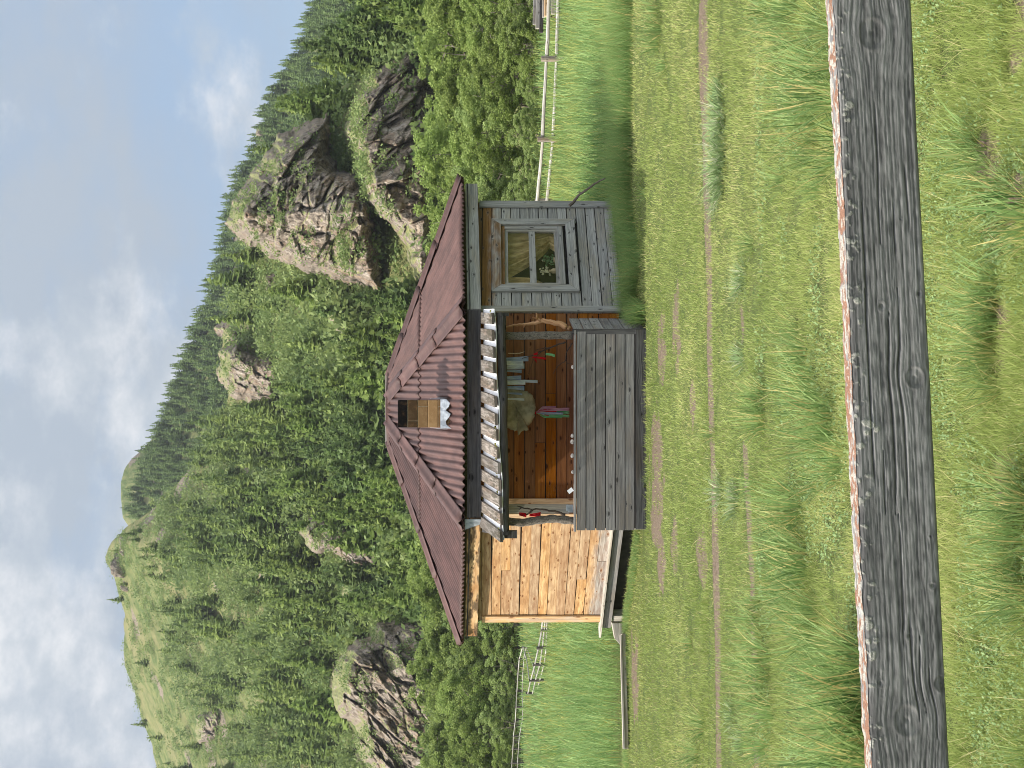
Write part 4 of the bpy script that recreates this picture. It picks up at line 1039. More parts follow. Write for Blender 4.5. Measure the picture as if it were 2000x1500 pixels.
    for X, Y, r in [(1660, 202, 9), (1674, 587, 8), (1682, 871, 7), (1696, 965, 6), (1698, 1224, 10), (1704, 1282, 9), (1695, 1255, 6), (1658, 232, 4), (1650, 221, 5), (1652, 233, 4), (1700, 830, 9), (1712, 838, 6), (1690, 826, 7), (1692, 845, 6), (1676, 796, 5), (1640, 178, 3), (1678, 940, 5), (1645, 60, 3), (1650, 340, 4), (1655, 470, 4), (1672, 812, 5)]:
        kx, kt = xy(X, Y); q = np.sqrt((Sx - kx) ** 2 + (Tt - kt) ** 2) / (r * s2m) + .7 * (fbm(Sx * 160, ez * 160, 0, 29, 2) - .5); lich = np.maximum(lich, (1 - smooth(.75, 1.0, q)) * (Kx == 0) * (.75 + .25 * mott))
    topn = fbm(Sx * 40, Dx * 90, 0, 37, 4)
    ora = np.where(Kx == 1, smooth(.36, .5, topn), 0)
    lich = np.where(Kx == 1, smooth(.52, .62, fbm(Sx * 95, Dx * 120, 0, 43, 3)) * .75, lich)
    wet = np.where(Kx == 0, np.exp(-np.abs(Tt + .01) / .02) * smooth(.45, .6, fbm(Sx * 6, Tt * 12, 0, 47, 3)), 0)   # darker grime under the lichen
    tone = tone * (1 - .6 * wet)
    h = .0013 * (lines - .5) + .0006 * (streak - .5) + .0007 * (mott - .5) - .0035 * crack - .0022 * np.clip(core, 0, 1.3) + .0006 * np.clip(rim, 0, 1) + .0016 * lich
    edger = .004 * np.exp(-np.abs(Tt) / .003) * (Kx == 0) + .004 * np.exp(-(Tt + Hh) / .004) * (Kx == 0)
    jag = .0022 * (fbm(Sx * 30, 0 * Sx, 0, 53, 4) - .5) * 2 + .003 * (fbm(Sx * 3, 0 * Sx, 0, 57, 2) - .5)
    Z = Tm + slope * Sx + Tt + np.where(Kx == 1, h * .8 + jag, 0) + np.where(Kx == 0, jag * smooth(-.02, 0, Tt), 0) + np.where((Kx != 1) & (Tt < -Hh + .002), .003 * (fbm(Sx * 4, 0 * Sx, 0, 59, 3) - .5), 0)
    Yy = RY + Dx - np.where(Kx == 0, h - edger, 0)
    V = np.stack([Sx, Yy, Z], 2).reshape(-1, 3) - root_loc(root)
    i, j = np.meshgrid(np.arange(nx - 1), np.arange(m), indexing='ij'); j2 = (j + 1) % m
    Fq = np.stack([i * m + j, (i + 1) * m + j, (i + 1) * m + j2, i * m + j2], 2).reshape(-1, 4)
    tonec = np.clip(tone * (1 - crack), 0, 1)
    C = np.stack([tonec, lich, ora], 2).reshape(-1, 3)
    w = N('lichened_grey_rail'); r, gg, x = w.attr(); p = w.pos(); f = w.noise(p, 420, 3); f2 = w.noise(w.mapping(p, (30, 200, 420)), 1.0, 3)
    c = w.mix(w.math('MULTIPLY_ADD', w.math('SUBTRACT', f2, .5), .5, r, clamp=True), S(80, 79, 79), S(160, 158, 156))
    c = w.mix(w.math('MULTIPLY', x, .9), c, w.mix(w.ramp(f, .35, .65), S(104, 74, 58), S(150, 110, 86)))
    c = w.mix(gg, c, w.mix(w.ramp(f, .35, .65), S(140, 139, 130), S(186, 184, 174)))
    mat = w.finish(c, .9, w.bump(f, .3, .001), .12)
    new_obj('rail', np_mesh('rail', V, [Fq], mat, C, True), root)
    for sx in (-1.75, 1.75):
        mb = MB(); zg = float(gz(sx, RY)); mb.box((sx - .06, RY + Dd + .004, zg - .2), (0, 0, Tm + slope * sx - zg + .24), (.12, 0, 0), (0, .12, 0)); mb.build('post', M['grey'], root, bevel=.006)
rail()

# ================================================================ pole fences, plank, timber
def pole_fence(posts, rails, label, hbase=.35, r_post=.06, post_mat='post', rail_mat='pole', loc=None, name='pole_fence'):
    """posts: (Xtop, Xbottom, Y, depth); rails: list of polylines of (X, Y, depth)"""
    base = P(*posts[0][1:3], posts[0][3]); root = empty(name, base, label, 'fence')
    for Xt, Xb, Y, d in posts:
        a, b = P(Xb, Y, d), P(Xt, Y, d); a[2] = min(a[2], float(gz(a[0], a[1]))) - .15
        mb = MB(); l = np.array([random.uniform(-.04, .04), 0, 0]); mb.tube([a, (a + b) / 2 + l * .5, b + l], [r_post * 1.1, r_post, r_post * .95], 9); mb.build('post', M[post_mat], root)
    for line in rails:
        pts = [P(*q) for q in line]; q = []
        for a, b in zip(pts, pts[1:]):
            for k in range(4): q.append(a + (b - a) * k / 4 + np.array([0, 0, random.uniform(-.008, .008)]))
        q.append(pts[-1]); rr = .06 if line[0][2] < 54 else .036
        mb = MB(); mb.tube(q, list(np.linspace(rr * 1.15, rr * .85, len(q))), 8); mb.build('rail', M[rail_mat], root)
    return root
d1, d2, d3 = 43.5, 46.0, 48.5
pole_fence([(1057, 1100, 115, d1), (1050, 1098, 272, d2), (1045, 1088, 392, d3), (1060, 1104, -60, 41.8), (1045, 1086, 520, 50.5)],
           [[(1049, 398, d3), (1060, 275, d2 + .1)], [(1060, 270, d2 + .1), (1067, 115, d1 + .12)], [(1068, 118, d1 + .1), (1071, 40, 42.8), (1073, -60, 41.8)],
            [(1068, 398, d3), (1080, 275, d2 + .1)], [(1080, 270, d2 + .1), (1087, 115, d1 + .12)], [(1088, 118, d1 + .1), (1091, -60, 41.8)], [(1044, 520, 50.5), (1049, 390, d3)], [(1062, 520, 50.5), (1068, 390, d3)]],
           'silvery pole fence with two rails and round posts in the meadow beyond the window wall', r_post=.10)
fa = [(1060, 1071, 1195, 56), (1057, 1070, 1230, 58), (1049, 1070, 1265, 59), (1042, 1067, 1298, 61.5), (1034, 1058, 1328, 65), (1028, 1052, 1355, 69)]
pole_fence([(a - 1, b + 3, y, d) for a, b, y, d in fa], [[(a + f * (b - a), y, d + .08) for a, b, y, d in fa] for f in (.12, .5, .85)],
           'grey three-rail pole fence running away from the golden wall towards the far bushes', r_post=.075, post_mat='darkpost')
fb = [(1020, 1030, 1263, 92), (1013, 1026, 1286, 94), (1010, 1024, 1317, 96), (1008, 1023, 1350, 97), (1006, 1025, 1380, 97), (1004, 1024, 1408, 98), (1001, 1018, 1437, 99), (1000, 1016, 1463, 100), (998, 1014, 1490, 101), (997, 1013, 1520, 102), (996, 1012, 1548, 103)]
pole_fence([(a - 1, b + 3, y, d) for a, b, y, d in fb], [[(a + f * (b - a), y, d - .08) for a, b, y, d in fb] for f in (.12, .8)] + [[(1022, 1263, 92), (1030, 1295, 78), (1034, 1328, 65)], [(1028, 1263, 92), (1040, 1295, 78), (1048, 1328, 65)]],
           'farthest grey pole fence in front of the dark bushes at the edge of the meadow', r_post=.085, post_mat='darkpost')
# bench-like plank beside the cabin
a, b = P(1217, 1238, 21.3), P(1223, 1462, 20.9)
root = empty('plank', (b + a) / 2 * np.array([1, 1, 0]), 'long bleached plank lying raised on blocks in the grass left of the cabin', 'plank')
mb = MB(); mb.beam(b, a, .22, .055, rnd=.9); mb.build('board', M['pale'], root, bevel=.004)
mb = MB(); mb.beam(b + np.array([.02, -.09, .045]), a + np.array([0, -.09, .045]), .10, .03, rnd=.6); mb.build('board', M['pale'], root, bevel=.004)
for q in (.06, .55, .93):
    c = a + (b - a) * q; zg = float(gz(c[0], c[1])); mb = MB(); mb.box((c[0] - .05, c[1] - .08, zg - .1), (.10, 0, 0), (0, 0, c[2] - .028 - zg + .1), (0, .16, 0)); mb.build('block', M['dark'], root)
c = P(1206, 1232, 21.6); root = None
mb = MB(); mb.quadbox([c + np.array(q) for q in [(-.32, -.08, -.14), (.14, -.08, -.14), (.14, -.08, .10), (-.12, -.08, .05), (-.32, .1, -.14), (.14, .1, -.14), (.14, .1, .10), (-.12, .1, .05)]], .4, .2, .2, rnd=.8)
zg = float(gz(c[0], c[1])); mb.box((c[0] - .34, c[1] - .10, zg - .05), (.5, 0, 0), (0, 0, c[2] - .14 - zg + .05), (0, .22, 0), rnd=.1)
tag(mb.build('wood_block', M['pale'], None, bevel=.006, at=c), 'sawn wedge of pale timber at the end of the ledge below the golden wall', 'timber block')
# stacked old timbers at the far right
tx = P(1085, 30, 45.2)
root = empty('timber_pile', (tx[0], tx[1], tx[2] - .1), 'pile of grey and freshly split timbers stacked behind the pole fence', 'timber pile')
for X0, X1, Ya, Yb, d, w, m in [(1044, 1048, 48, -140, 46.4, .12, 'grey'), (1050, 1054, 56, -140, 46.2, .14, 'pale'), (1057, 1060, 64, -140, 46.0, .14, 'dark'), (1062, 1064, 34, -140, 45.6, .10, 'pale'), (1066, 1066, 32, -140, 45.4, .10, 'gold'), (1076, 1076, 20, -140, 45.5, .14, 'pale'), (1081, 1080, 28, -140, 45.4, .16, 'pale'), (1089, 1088, 42, -140, 45.2, .16, 'grey'), (1095, 1094, 50, -140, 45.0, .10, 'pale'), (1072, 1072, 10, -140, 46.2, .2, 'dark'), (1082, 1084, 34, -140, 46.3, .24, 'dark')]:
    mb = MB(); mb.beam(P(X0, Ya, d), P(X1, Yb, d), .16, w); mb.build('timber', M[m], root, bevel=.008)
# ================================================================ hills
def az_of(Y): return (750.0 - Y) / F
R_F = [(-900, 960, 150), (-300, 880, 170), (0, 805, 185), (50, 765, 190), (100, 725, 195), (150, 690, 200), (200, 640, 205), (250, 592, 210), (300, 545, 215), (380, 490, 220), (430, 480, 225), (520, 492, 235), (600, 450, 250), (640, 435, 260), (700, 432, 270), (770, 447, 290), (850, 427, 310), (900, 385, 330), (960, 332, 350), (1000, 292, 365), (1030, 245, 380), (1060, 215, 390), (1090, 205, 400), (1130, 224, 402), (1200, 243, 410), (1250, 241, 420), (1300, 244, 430), (1350, 263, 440), (1400, 276, 445), (1450, 297, 450), (1500, 306, 455), (1800, 420, 470), (2400, 700, 480)]
R_B = [(-900, 840, 520), (-300, 715, 520), (0, 630, 520), (100, 600, 520), (150, 570, 520), (200, 545, 520), (240, 514, 520), (300, 512, 520), (330, 487, 520), (400, 465, 520), (450, 458, 520), (520, 442, 520), (600, 412, 520), (700, 372, 520), (760, 352, 520), (830, 326, 520), (870, 308, 520), (905, 288, 525), (950, 275, 530), (1000, 262, 530), (1060, 268, 530), (1500, 420, 530), (2400, 800, 530)]
R_C = [(500, 700, 700), (760, 420, 700), (820, 330, 700), (845, 306, 700), (870, 288, 700), (895, 258, 700), (915, 243, 700), (940, 236, 700), (970, 236, 700), (1010, 240, 700), (1100, 300, 700), (1400, 520, 700)]
class Hill:
    def __init__(s, R, foot, amp, seed):
        R = sorted(R, key=lambda r: -r[0]); s.az = np.array([az_of(r[0]) for r in R]); s.v = np.array([r[1] for r in R], float); s.d = np.array([r[2] for r in R], float)
        s.zr = np.array([ray(v, 750)[2] for v in s.v]) * s.d + CAM_H; s.foot, s.amp, s.seed = foot, amp, seed
    def z(s, x, y):
        x, y = np.asarray(x, float), np.asarray(y, float); az = x / y
        dr, zr = np.interp(az, s.az, s.d), np.interp(az, s.az, s.zr); y0 = np.interp(az, [-.3, .3], s.foot)
        t = (y - y0) / (dr - y0); tc = np.clip(t, 0, 1)
        z = -.6 + (zr + .6) * tc * (.80 + .20 * tc) - np.where(t < 0, 2 * np.minimum(-t, 1) * 5, 0)
        n = fbm(x / 38, y / 38, 0, s.seed, 5) - .5; g = np.abs(fbm(x / 55 + 7, y / 110, 0, s.seed + 5, 3) - .5)
        env = np.sin(np.pi * np.clip(tc, 0, 1)) ** .7
        z = z + s.amp * (n * 1.3 - g * 1.2 + .2) * env + (fbm(x / 6, y / 6, 0, s.seed + 9, 3) - .5) * .11 * s.amp * (t > 0)
        return np.where(t > 1, zr - (y - dr) * .35, z)
HF, HB, HC = Hill(R_F, (138, 98), 9.0, 201), Hill(R_B, (300, 230), 12.0, 301), Hill(R_C, (560, 540), 6.0, 401)
def hill_mat():
    w = N('hillside_turf'); p = w.pos(); r, g, x = w.attr()
    n = w.noise(p, .05, 5, .6); m = w.noise(p, .35, 5, .65); f = w.noise(p, 2.2, 4, .7)
    c = w.mix(w.ramp(m, .35, .65), S(86, 104, 60), S(132, 134, 88)); c = w.mix(w.math('MULTIPLY', w.ramp(f, .45, .7), .6), c, S(84, 104, 64))
    c = w.mix(w.math('MULTIPLY', w.ramp(n, .45, .65), .7), c, S(142, 136, 98))
    rk = w.mix(w.ramp(f, .3, .7), S(108, 98, 88), S(166, 152, 138)); c = w.mix(w.math('MULTIPLY', w.ramp(w.math('MULTIPLY_ADD', w.math('SUBTRACT', m, .5), 1.2, r), .45, .75), .9), c, rk)
    return w.finish(c, .95, w.bump(w.math('ADD', m, f), 1.0, .6), .05)
M['hill'] = hill_mat()
def hill_obj(h, name, label, a0, a1, na, near, far_extra):
    az = np.linspace(a0, a1, na); t = np.concatenate([np.linspace(-.12, 1, 230), np.linspace(1.02, 1.5, 20)])
    A, T = np.meshgrid(az, t); dr = np.interp(A, h.az, h.d); y0 = np.interp(A, [-.3, .3], h.foot); Yy = y0 + (dr - y0) * T; X = A * Yy; Z = h.z(X, Yy)
    V = np.stack([X, Yy, Z], 2).reshape(-1, 3); i, j = np.meshgrid(np.arange(na - 1), np.arange(len(t) - 1)); q = (j * na + i).ravel()
    rock = smooth(.58, .70, fbm(V[:, 0] / 18, V[:, 1] / 18, V[:, 2] / 10, 77, 4))
    o = new_obj(name, np_mesh(name, V, [np.stack([q, q + 1, q + na + 1, q + na], 1)], M['hill'], np.stack([rock, rock * 0, rock * 0], 1), True)); return tag(o, label, kind='structure')
hill_obj(HF, 'hill', 'steep green hillside with crags rising behind the cabin', -.48, .48, 420, 0, 0)
hill_obj(HB, 'wooded_ridge', 'conifer-covered ridge behind the crags', -.45, .48, 260, 0, 0)
hill_obj(HC, 'far_hilltop', 'rounded bare hilltop beyond the wooded ridge', -.25, .10, 120, 0, 0)

def march(h, X, Y, d0=95, d1=560, n=330):
    X, Y = np.asarray(X, float), np.asarray(Y, float); out = np.full(len(X), np.nan); u, v = 1500 - Y, X
    d = np.outer(np.ones(len(u)), FWD) + np.outer((u - 750) / F, [1, 0, 0]) + np.outer((1000 - v) / F, UPV); d = d / d[:, 1:2]
    ds = np.linspace(d0, d1, n)
    for s in range(0, len(X), 1500):
        e = slice(s, s + 1500); dd = d[e]; below = CAM_H + dd[:, 2:3] * ds[None] < h.z(dd[:, 0:1] * ds[None], np.broadcast_to(ds[None], (len(dd), n)))
        # the first crossing beyond the foot
        hit = below.argmax(1); r = ds[hit].copy(); r[~below.any(1)] = np.nan; r[hit == 0] = np.nan if False else r[hit == 0]; out[e] = r
    return out, d

# ---------------------------------------------------------------- crags
def crag_mat():
    w = N('fractured_crag_rock'); p = w.pos(); r, g, x = w.attr()
    m = w.noise(p, .30, 5, .65); f = w.noise(w.mapping(p, (1, 1, .55)), 1.5, 5, .7); vo = w.n('TexVoronoi', feature='DISTANCE_TO_EDGE'); vo.inputs['Scale'].default_value = .8
    add = w.n('VectorMath', operation='ADD'); w.link(w.mapping(p, (1, 1, .6)), add.inputs[0]); cb = w.n('CombineXYZ'); w.val(cb.inputs[0], w.math('MULTIPLY', f, 1.6)); w.val(cb.inputs[2], w.math('MULTIPLY', m, 1.6)); w.link(cb.outputs[0], add.inputs[1]); w.link(add.outputs[0], vo.inputs['Vector'])
    c = w.mix(w.ramp(f, .32, .68), S(88, 80, 73), S(168, 155, 141)); c = w.mix(w.math('MULTIPLY', w.ramp(m, .48, .66), .55), c, S(148, 122, 98)); c = w.mix(w.math('MULTIPLY', w.ramp(w.noise(p, .8, 4), .56, .66), .5), c, S(186, 178, 168))
    c = w.mix(w.math('MULTIPLY', w.math('SUBTRACT', 1, w.ramp(vo.outputs['Distance'], .0, .06)), .75), c, S(50, 44, 40))
    geo = w.n('NewGeometry'); sp = w.n('SeparateXYZ'); w.link(geo.outputs['Normal'], sp.inputs[0])
    gm = w.ramp(w.math('MULTIPLY_ADD', w.math('SUBTRACT', w.noise(p, .5, 5, .7), .5), 1.5, sp.outputs[2]), .70, .95)
    gr = w.mix(w.ramp(w.noise(p, 2.5, 4), .35, .65), S(92, 108, 66), S(150, 148, 98)); c = w.mix(w.math('MULTIPLY', gm, .9), c, gr)
    return w.finish(c, .95, w.bump(w.math('ADD', f, vo.outputs['Distance']), .8, .5), .08)
M['crag'] = crag_mat()
def ico(sub):
    bm = bmesh.new(); bmesh.ops.create_icosphere(bm, subdivisions=sub, radius=1); V = np.array([v.co[:] for v in bm.verts]); Fq = np.array([[v.index for v in f.verts] for f in bm.faces]); bm.free(); return V, Fq
ICO = {k: ico(k) for k in (4, 5, 6)}
CRAG_E = []
def blocks(x, y, z, seed):
    """per-block random push and distance to the block centre (jointed rock)"""
    xi, yi, zi = np.floor(x), np.floor(y), np.floor(z); best = np.full(x.shape, 9.0); val = np.zeros(x.shape); sec = np.full(x.shape, 9.0)
    for a in (-1, 0, 1):
        for b in (-1, 0, 1):
            for c in (-1, 0, 1):
                ix, iy, iz = (xi + a).astype(np.int64), (yi + b).astype(np.int64), (zi + c).astype(np.int64)
                px = ix + _hash(ix, iy, iz, seed); py = iy + _hash(ix, iy, iz, seed + 1); pz = iz + _hash(ix, iy, iz, seed + 2)
                d = np.sqrt((x - px) ** 2 + (y - py) ** 2 + (z - pz) ** 2); v = _hash(ix, iy, iz, seed + 3)
                near = d < best; sec = np.where(near, best, np.minimum(sec, d)); val = np.where(near, v, val); best = np.where(near, d, best)
    return val - .5, sec - best
def crag(lobes, label, h=None, sub=5, group=None):
    """lobes: (X, Y, half height px, half width px[, depth shift])"""
    h = h or HF; VV, FF, off = [], [], 0
    for k, lb in enumerate(lobes):
        X, Y, rx, ry = lb[:4]; sh = lb[4] if len(lb) > 4 else 0
        (d,), _ = march(h, [min(X + rx * .35, 1000)], [Y], 95, 560, 700)
        if np.isnan(d): d = 220
        d += sh; CRAG_E.append((X, Y, rx, ry)); c = P(X, Y, d); rz, rw = rx * d / F, ry * d / F; rx, ry = rx, ry; rd = max(rw, rz) * .85
        V, Fq = ICO[sub]; V = V.copy(); pw = .72; V = np.sign(V) * np.abs(V) ** pw; V /= np.maximum(np.linalg.norm(V, axis=1, keepdims=True) ** .55, 1e-6)
        W = V * np.array([rw, rd, rz]) + c; sz = max(2.2, min(rz, rw))
        n1 = fbm(W[:, 0] / sz * 1.1, W[:, 1] / sz * 1.1, W[:, 2] / sz * .9, 500 + k, 3) - .5
        w1, w2 = fbm(W[:, 0] / 4, W[:, 1] / 4, W[:, 2] / 4, 610, 2) * 1.4, fbm(W[:, 0] / 4, W[:, 1] / 4, W[:, 2] / 4, 620, 2) * 1.4
        b1, e1 = blocks(W[:, 0] / 3.6 + w1, W[:, 1] / 3.6 + w2, W[:, 2] / 9.0 + .35 * W[:, 0] / 6.5 + .6 * w1, 630)
        b2, e2 = blocks(W[:, 0] / 1.6 + w2, W[:, 1] / 1.6 + w1, W[:, 2] / 3.4 + .3 * W[:, 0] / 2.4, 640)
        fi = fbm(W[:, 0] / .9, W[:, 1] / .9, W[:, 2] / 1.1, 560, 3) - .5; a = sz * .12 + .45
        disp = n1 * sz * .36 + b1 * a * 2.1 + b2 * a * .8 - (1 - smooth(0, .12, e1)) * a * .55 - (1 - smooth(0, .14, e2)) * a * .25 + fi * a * .5
        dirn = V / np.linalg.norm(V, axis=1, keepdims=True); W = W + dirn * disp[:, None]
        VV.append(W); FF.append(Fq + off); off += len(W)
    o = new_obj('crag', np_mesh('crag', np.concatenate(VV), [np.concatenate(FF)], M['crag'], np.full((off, 3), .5)))
    return tag(o, label, kind='structure')
def facets(x, z, sc, seed, aniso=1.6, slant=.14, tilt=1.3):
    """jointed rock face: every block has its own set-back and tilt"""
    u = (x + slant * z) / sc; v = z / (sc * aniso) - .12 * x / sc; ui, vi = np.floor(u), np.floor(v); best = np.full(x.shape, 9.0); sec = best.copy(); out = np.zeros(x.shape)
    for a in (-1, 0, 1):
        for b in (-1, 0, 1):
            iu, iv = (ui + a).astype(np.int64), (vi + b).astype(np.int64); k = iu * 0 + 3
            pu, pv = iu + _hash(iu, iv, k, seed), iv + _hash(iu, iv, k, seed + 1); d = np.maximum(np.abs(u - pu), np.abs(v - pv)) * .6 + .4 * np.hypot(u - pu, v - pv)
            o = (_hash(iu, iv, k, seed + 2) - .5) + tilt * ((_hash(iu, iv, k, seed + 3) - .5) * (u - pu) + (_hash(iu, iv, k, seed + 4) - .5) * (v - pv))
            near = d < best; sec = np.where(near, best, np.minimum(sec, d)); out = np.where(near, o, out); best = np.where(near, d, best)
    return out, sec - best
CPOLY = []
def cliff(polys, label, bulge, Yr, W, step=1.7, edge=34, seed=0, shift=6.0, top=.15, steep=.30):
    """steep rock face standing out of the hillside; Yr, W: where its arete runs"""
    VV, FF, off = [], [], 0
    for n, poly in enumerate(polys):
        CPOLY.append(poly); pa = np.array(poly, float); x0, x1, y0, y1 = pa[:, 0].min() - 14, pa[:, 0].max() + 14, pa[:, 1].min() - 14, pa[:, 1].max() + 14
        nx, ny = int((x1 - x0) / step) + 2, int((y1 - y0) / step) + 2; gx, gy = np.linspace(x0, x1, nx), np.linspace(y0, y1, ny); X, Y = np.meshgrid(gx, gy, indexing='ij')
        cx, cy = np.linspace(x0, x1, 15), np.linspace(y0, y1, 15); CX, CY = np.meshgrid(cx, cy, indexing='ij'); d, _ = march(HF, np.minimum(CX.ravel(), 960), CY.ravel(), 95, 470, 500)
        az = (750 - CY.ravel()) / F; d = np.where(np.isnan(d), np.interp(az, HF.az, HF.d), d); d = np.minimum(d, np.interp(az, HF.az, HF.d)).reshape(15, 15)
        for _ in range(3): d[1:-1] = (d[:-2] + d[1:-1] * 2 + d[2:]) / 4; d[:, 1:-1] = (d[:, :-2] + d[:, 1:-1] * 2 + d[:, 2:]) / 4
        t = np.array([np.interp(gx, cx, d[:, k]) for k in range(15)]).T; D = np.array([np.interp(gy, cy, t[k]) for k in range(nx)])
        ds = np.full(X.shape, 1e9)
        for a, b in zip(pa, np.roll(pa, -1, 0)):
            e = b - a; s = np.clip(((X - a[0]) * e[0] + (Y - a[1]) * e[1]) / (e @ e), 0, 1); ds = np.minimum(ds, np.hypot(X - a[0] - s * e[0], Y - a[1] - s * e[1]))
        ds = np.where(inpoly(poly, X, Y), ds, -ds); lat, hgt = (750 - Y) / F * D, (960 - X) / F * D
        ds = ds + (fbm(X / 22, Y / 22, 0, 700 + seed + n, 4) - .5) * 22
        ed = np.minimum(edge, .45 * min(x1 - x0, y1 - y0)); prof = np.sqrt(np.clip(1 - (1 - np.clip(ds / ed, 0, 1)) ** 2, 0, 1))
        tent = 1 - .75 * np.clip(np.abs(Y - Yr) / W, 0, 1); lean = (x1 - X) / (x1 - x0)
        w = (fbm(lat / 9, hgt / 9, 0, 710 + seed, 3) - .5)
        f1, e1 = facets(lat + w * 5, hgt + w * 4, 9.0, 720 + seed); f2, e2 = facets(lat + w * 4, hgt, 3.4, 730 + seed, 1.9); f3, e3 = facets(lat, hgt + w * 3, 1.3, 740 + seed, 1.3)
        big = fbm(lat / 14, hgt / 30, 0, 750 + seed, 3) - .5
        B = bulge * (tent * (1 - top * lean) + .55 * big) + f1 * 3.4 + f2 * 2.5 + f3 * 1.25 - (1 - smooth(0, .07, e1)) * 1.3 - (1 - smooth(0, .09, e2)) * .7 + (fbm(lat / .9, hgt / 1.6, 0, 760, 4) - .5) * 1.3
        low = np.convolve(np.pad(D[-1], 20, 'edge'), np.ones(41) / 41, 'valid'); flat = low[None] + steep * (D - low[None])
        dd = (D + shift) * (1 - prof) + (flat - B + 4) * prof
        r = np.stack([(750 - Y) / F + 0 * X, 0 * X, 0 * X], 2); RA = FWD[None, None] + ((750 - Y) / F)[..., None] * np.array([-1.0 * -1, 0, 0]) + ((1000 - X) / F)[..., None] * UPV; RA = RA / RA[..., 1:2]
        Pp = (CAM + RA * dd[..., None]).reshape(-1, 3); i, j = np.meshgrid(np.arange(nx - 1), np.arange(ny - 1), indexing='ij'); q = i * ny + j; ok = (ds[:-1, :-1] > -3)
        Fq = np.stack([q, q + 1, q + ny + 1, q + ny], 2)[ok]; VV.append(Pp); FF.append(Fq + off); off += len(Pp)
    V = np.concatenate(VV); Q = np.concatenate(FF); used = np.zeros(len(V), bool); used[Q.ravel()] = True; rm = np.cumsum(used) - 1
    o = new_obj('crag', np_mesh('crag', V[used], [rm[Q]], M['crag'], np.full((used.sum(), 3), .5))); return tag(o, label, kind='structure')
def inpoly(poly, X, Y):
    X, Y = np.asarray(X, float), np.asarray(Y, float); r = np.zeros(X.shape, bool); n = len(poly)
    for i in range(n):
        (x1, y1), (x2, y2) = poly[i], poly[(i + 1) % n]; c = ((y1 > Y) != (y2 > Y)) & (X < (x2 - x1) * (Y - y1) / (y2 - y1 + 1e-9) + x1); r ^= c
    return r
cliff([[(446, 432), (460, 385), (500, 332), (520, 300), (545, 265), (590, 248), (640, 218), (655, 250), (645, 300), (662, 330), (702, 345), (724, 400), (738, 460), (756, 560), (752, 588), (715, 568), (680, 556), (640, 542), (590, 532), (545, 512), (508, 492), (472, 466)]],
      'tall tawny crag with a sunlit left face, highest on the slope above the roof', 18, 415, 210, seed=1, steep=.2)
cliff([[(688, 215), (698, 180), (722, 140), (758, 112), (800, 96), (850, 90), (856, 300), (856, 420), (846, 520), (830, 566), (806, 552), (796, 500), (788, 470), (772, 452), (740, 420), (714, 398), (702, 350), (690, 300), (672, 258)]],
      'broad dark crag just above the bushes to the right of the roof', 14, 455, 330, seed=11, shift=3, steep=.06)
cliff([[(648, 1332), (655, 1290), (680, 1260), (720, 1242), (735, 1212), (800, 1208), (850, 1225), (860, 1500), (830, 1590), (740, 1525), (702, 1472), (690, 1420), (665, 1402), (654, 1370)]],
      'rust-streaked crag above the bushes to the left of the roof', 13, 1330, 230, seed=21, shift=3, steep=.12)
cliff([[(582, 1042), (598, 1008), (640, 996), (668, 1012), (694, 1046), (722, 1056), (752, 1074), (746, 1112), (700, 1114), (668, 1094), (648, 1080), (620, 1084), (598, 1068)], [(662, 1136), (690, 1126), (734, 1140), (730, 1194), (690, 1200), (666, 1174)]],
      'stepped small crag among conifers above the left roof slope', 9, 1080, 120, seed=31, edge=20, shift=2)
cliff([[(428, 690), (460, 668), (490, 688), (538, 698), (550, 740), (540, 780), (490, 790), (448, 774), (432, 740)], [(423, 640), (445, 622), (472, 638), (478, 672), (440, 675)]],
      'pale rounded crag below the wooded ridge above the roof top', 9, 725, 90, seed=41, edge=24)
cliff([[(636, 600), (660, 586), (700, 646), (734, 688), (716, 704), (678, 674), (648, 634)]], 'low pale crag just behind the right roof slope', 6, 650, 90, seed=51, edge=14)
cliff([[(588, 800), (610, 786), (644, 820), (602, 842)]], 'small pale rock scar in bushes above the chimney', 4, 815, 60, seed=61, edge=12)
cliff([[(380, 1400), (424, 1386), (430, 1440), (388, 1456)]], 'tan rocky scar high on the far left slope', 5, 1420, 60, seed=71, edge=16)
cliff([[(512, 540), (540, 532), (548, 556), (520, 566)]], 'dark rock step left of the tall crag', 5, 545, 60, seed=81, edge=12)
crag([(234, 1100, 14, 30, 4), (246, 1140, 12, 14, 4), (242, 1070, 12, 20, 4)], 'rocky summit knob at the top of the hill', sub=4)
crag([(518, 272, 14, 30, 5)], 'dark rocky knob on the wooded ridge right of the tall crag', HB, 4)

